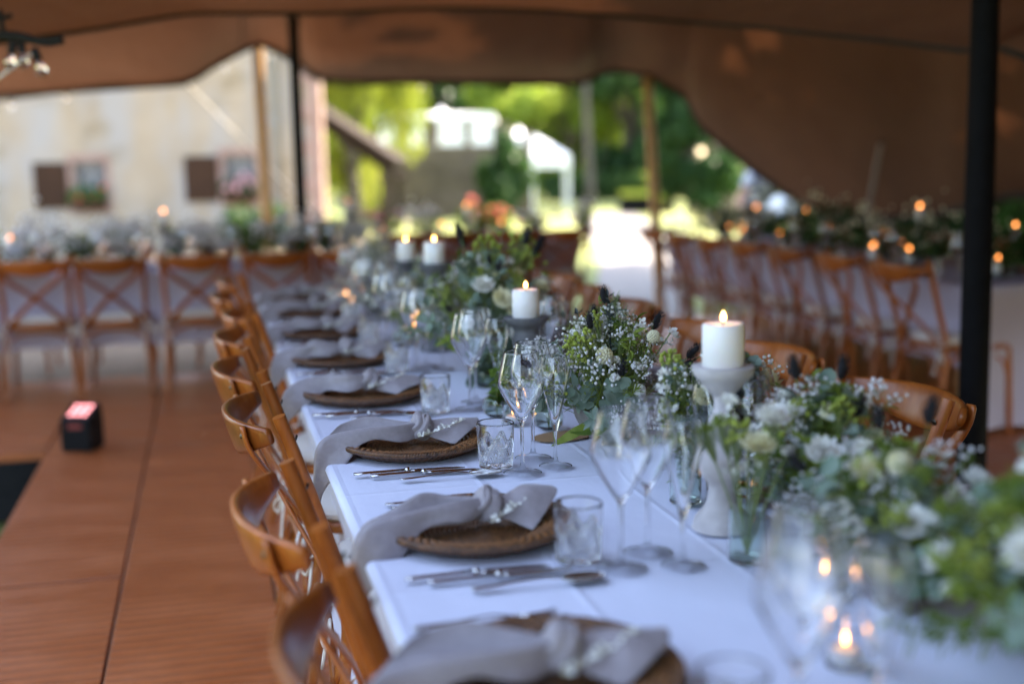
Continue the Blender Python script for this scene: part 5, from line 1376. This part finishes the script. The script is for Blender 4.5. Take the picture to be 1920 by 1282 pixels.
for i, x in enumerate([40, 195, 365, 520]):
    p = tp(x, 460, 8.1); put(charger, p, 0, 'dark charger plate on the back left table, %s from the left' % ['first', 'second', 'third', 'fourth'][i], 'plate', 'plates on the back left table')
# middle back table
for i, (x, m_, r_, h) in enumerate([(800, 'gyp', .16, .16), (905, 'red', .12, .16), (720, 'pink', .13, .14), (1000, 'gyp', .13, .13), (1095, 'gyp', .1, .2)]):
    far_bunch(tp(x, 430, 10.3), r_, h, ['white frothy', 'red and lime', 'salmon pink', 'pale small', 'slim green and white'][i]+' flower bunch on the shaded middle back table', 100+i, m_, 'tree2' if i in (1, 4) else 'tree1', 110, 200, .014)
for i, x in enumerate([715, 828, 875, 940]): far_candle(tp(x, 420, 10.15), .05 if i != 2 else .2, '%s lit candle from the left on the middle back table' % ['first', 'second', 'third', 'fourth'][i])
for i, x in enumerate([735, 770, 790, 885, 915, 1010]): far_glass(tp(x, 430, 10.02), i % 2, 'glass on the middle back table, %s from the left' % ['first', 'second', 'third', 'fourth', 'fifth', 'last'][i])
for i, x in enumerate([760, 990, 1065]):
    n_ = MB().box((0, 0, .012), (.22, .16, .022), bev=.008).build('folded_napkin', M['linen_far']); n_.location = tp(x, 435, 9.95); tag(n_, 'folded pale napkin on the middle back table, %s from the left' % ['first', 'second', 'last'][i], 'napkin', 'folded napkins far back')
# right table
for i, (Yy, r_, h) in enumerate([(5.5, .2, .2), (6.1, .2, .24), (6.7, .2, .2), (7.3, .24, .3), (7.9, .2, .22), (8.5, .2, .22), (9.05, .2, .2)]):
    far_bunch(Vector((3.95, Yy, TZ+.004)), r_, h, 'dark leafy bunch, %s from the camera on the right table' % ORD[i], 120+i, 'beige', 'tree3', 60, 420)
for i, (x, y, Xt) in enumerate([(1905, 418, 4.1), (1870, 503, 3.9), (1725, 383, 4.1), (1665, 433, 4.05), (1705, 468, 3.85), (1636, 474, 3.8), (1555, 424, 4.15), (1510, 390, 4.2), (1462, 453, 3.9), (1368, 436, 3.95), (1390, 445, 3.85), (1418, 385, 4.2)]):
    r = ray(x, y); t = Xt/r[0]; zz = CAMZ+r[2]*t; hh = max(.02, zz-TZ-.1)
    far_candle(Vector((Xt, r[1]*t, TZ+.004)), hh, '%s lit candle from the right end of the right table' % ['first', 'second', 'third', 'fourth', 'fifth', 'sixth', 'seventh', 'eighth', 'ninth', 'tenth', 'eleventh', 'last'][i])
for i in range(14):
    far_glass(Vector((3.60+.06*(i % 2), 5.35+.29*i, TZ+.004)), i % 3 != 1, 'glass along the right table, %s from the camera' % ['first', 'second', 'third', 'fourth', 'fifth', 'sixth', 'seventh', 'eighth', 'ninth', 'tenth', 'eleventh', 'twelfth', 'thirteenth', 'last'][i])

# ---------------------------------------------------------------- uplighter on the floor
ul = empty('uplight', (-.655, 6.34, 0), R(-22)); tag(ul, 'black battery uplight box with glowing pink lamps on the floor', 'uplight')
wA, hA = .15, .20
mb = MB(); b_, t_ = wA/2, wA/2*.92
ring = lambda w, z, yo=0: [(w, -w+yo, z), (w, w+yo, z), (-w, w+yo, z), (-w, -w+yo, z)]
vs0 = ring(b_*.96, .006)+ring(b_, .015)+ring(b_, hA*.80)+[(t_, -t_, hA*.86), (t_, t_, hA*1.12), (-t_, t_, hA*1.12), (-t_, -t_, hA*.86)]
mb.add(vs0, [(3, 2, 1, 0)]+[(r_*4+k, r_*4+(k+1) % 4, r_*4+4+(k+1) % 4, r_*4+4+k) for r_ in range(3) for k in range(4)]+[(12, 13, 14, 15)])
mb.build('case', M['plastic'], ul, smooth=False)
sl_ = (hA*.26)/(2*t_); nz_ = math.atan(sl_)
for i in range(3):
    for j in range(3):
        x = (-1+i)*.036; y = (-1+j)*.036; z = hA*.99+y*sl_
        o = MB().lathe([(0, .004), (.007, .0045), (.0125, .003), (.0132, 0)], 14).build('lamp', M['led'], ul); o.matrix_local = Matrix.Translation((x, y, z+.001)) @ Euler((nz_, 0, 0)).to_matrix().to_4x4()
MB().box((0, -b_-.001, hA*.66), (.07, .004, .022)).build('display', emit('dim display', (.8, .25, .3), .02), ul, smooth=False)
for sx in (-1, 1):
    for sy in (-1, 1): MB().lathe([(.010, 0), (.010, .007), (0, .007)], 8, (sx*.055, sy*.055, 0)).build('rubber_foot', M['cable'], ul)

# ---------------------------------------------------------------- person bending over at the far right
pp = at(1432, 400, 13.2); px_, py_ = pp.x, pp.y
person = empty('person', (px_, py_, -.03)); person.rotation_euler = (0, 0, math.atan2(e1.y, e1.x))
tag(person, 'person in floral shirt bending forward over a white cloth by the tent edge', 'person')
def body_tubes():
    """one closed body surface, from overlapping tapered tubes remeshed into one skin"""
    mb = MB()
    hip = Vector((0, .10, .93)); chest = Vector((0, -.16, 1.20)); neck = Vector((0, -.27, 1.30)); head = Vector((0, -.36, 1.35))
    mb.tube(catmull([hip-Vector((0, 0, .08)), hip, (hip+chest)/2+Vector((0, .02, .05)), chest, neck], 4), 1, 18, ell=[(.12, .16)]*5+[(.115, .15)]*4+[(.115, .165)]*4+[(.09, .15)]*2+[(.06, .08), (.055, .06)], up=(0, -1, .3))
    mb.tube([neck-Vector((0, -.03, .02)), (neck+head)/2, head], [.06, .055, .06], 12)
    mb.ball(head+Vector((0, -.04, -.01)), .1, 18, 14, (.85, 1.02, 1.15), (R(50), 0, 0))
    mb.ball(head+Vector((0, -.125, -.07)), .02, 8, 6)                     # nose
    for sx in (-1, 1):
        mb.ball(head+Vector((sx*.085, -.03, -.02)), .025, 8, 6, (.5, 1, 1.3))
        sh_ = chest+Vector((sx*.17, -.03, .03)); el_ = sh_+Vector((sx*.12, -.02, -.25)); wr = el_+Vector((-sx*.01 if sx < 0 else .02, -.16, -.19))
        mb.tube(catmull([chest+Vector((sx*.05, 0, .02)), sh_, (sh_+el_)/2, el_, (el_+wr)/2, wr], 3), [.07]*3+[.062]*3+[.052]*3+[.044]*3+[.042]*2+[.03]*2, 12)
        pm = wr+Vector((0, -.05, -.04)); mb.tube([wr, (wr+pm)/2, pm], 1, 10, ell=[(.026, .03), (.02, .04), (.016, .04)], up=(0, 1, -.8))
        for k in range(4):
            b0 = pm+Vector((-.027+.018*k, 0, 0)); ln = (.065, .075, .07, .055)[k]; mb.tube([b0, b0+Vector((0, -.6, -.5))*ln, b0+Vector((0, -.8, -1.15))*ln], [.0095, .009, .007], 7)
        mb.tube([wr+Vector((-sx*.025, -.02, -.015)), wr+Vector((-sx*.055, -.05, -.035)), wr+Vector((-sx*.06, -.075, -.06))], [.012, .010, .008], 7)
        mb.tube(catmull([hip+Vector((sx*.08, 0, -.02)), Vector((sx*.10, .10, .70)), Vector((sx*.105, .07, .48)), Vector((sx*.105, .11, .25)), Vector((sx*.105, .13, .08))], 3), [.105]*3+[.09]*3+[.066]*3+[.06]*2+[.05]*2, 14)
        mb.tube([(sx*.105, .15, .05), (sx*.11, .06, .045), (sx*.115, -.06, .035)], 1, 10, ell=[(.045, .04), (.045, .045), (.028, .04)], up=(0, 0, 1))
    return mb
bo = body_tubes().build('body', M['skin'], person); rm = bo.modifiers.new('r', 'REMESH'); rm.mode = 'VOXEL'; rm.voxel_size = .010; rm.use_smooth_shade = True
hip = Vector((0, .10, .93)); chest = Vector((0, -.16, 1.20)); neck = Vector((0, -.27, 1.30))
sh_m = MB().tube([tuple(q) for q in catmull([hip-Vector((0, 0, .12)), hip, (hip+chest)/2+Vector((0, .02, .05)), chest, neck-Vector((0, -.03, .01))], 4)], 1, 20, caps=False, ell=[(.135, .175)]*5+[(.13, .168)]*4+[(.13, .185)]*4+[(.10, .165)]*2+[(.085, .11), (.068, .078)], up=(0, -1, .3))
for sx in (-1, 1):
    s0 = chest+Vector((sx*.17, -.03, .03)); e0 = s0+Vector((sx*.12, -.02, -.25)); sh_m.tube([tuple(chest+Vector((sx*.07, 0, .02))), tuple(s0), tuple(s0*.55+e0*.45)], [.085, .08, .072], 14, caps=False)
sh_m.build('shirt', M['shirt'], person)
tr = MB()
for sx in (-1, 1): tr.tube([tuple(q) for q in catmull([hip+Vector((sx*.07, 0, .05)), Vector((sx*.10, .10, .70)), Vector((sx*.105, .07, .48)), Vector((sx*.105, .11, .25)), Vector((sx*.105, .13, .10))], 3)], [.125]*3+[.108]*3+[.085]*3+[.078]*2+[.07]*2, 14, caps=False)
tr.build('trousers', M['denim'], person)
hd = Vector((0, -.40, 1.34)); MB().ball(hd+Vector((0, .025, .025)), .108, 16, 12, (.88, .95, 1.0), (R(50), 0, 0)).build('hair', M['hair'], person)
# white cloth in the hand
wc = at(1468, 385, 12.7); rg = random.Random(4)
def wcf(u, v):
    a = 2*math.pi*v; r_ = .02+.15*u**.7*(1+.2*math.sin(a*5)+.12*math.sin(a*3+1)); return (r_*math.cos(a), r_*.8*math.sin(a), .10-.22*u*u+.03*math.sin(a*4+u*5)*u)
o = MB().grid(wcf, 14, 41).build('gathered_cloth', M['white_paint']); o.location = wc; o.modifiers.new('t', 'SOLIDIFY').thickness = .004; tag(o, 'gathered bright white cloth held by the bending person', 'cloth')
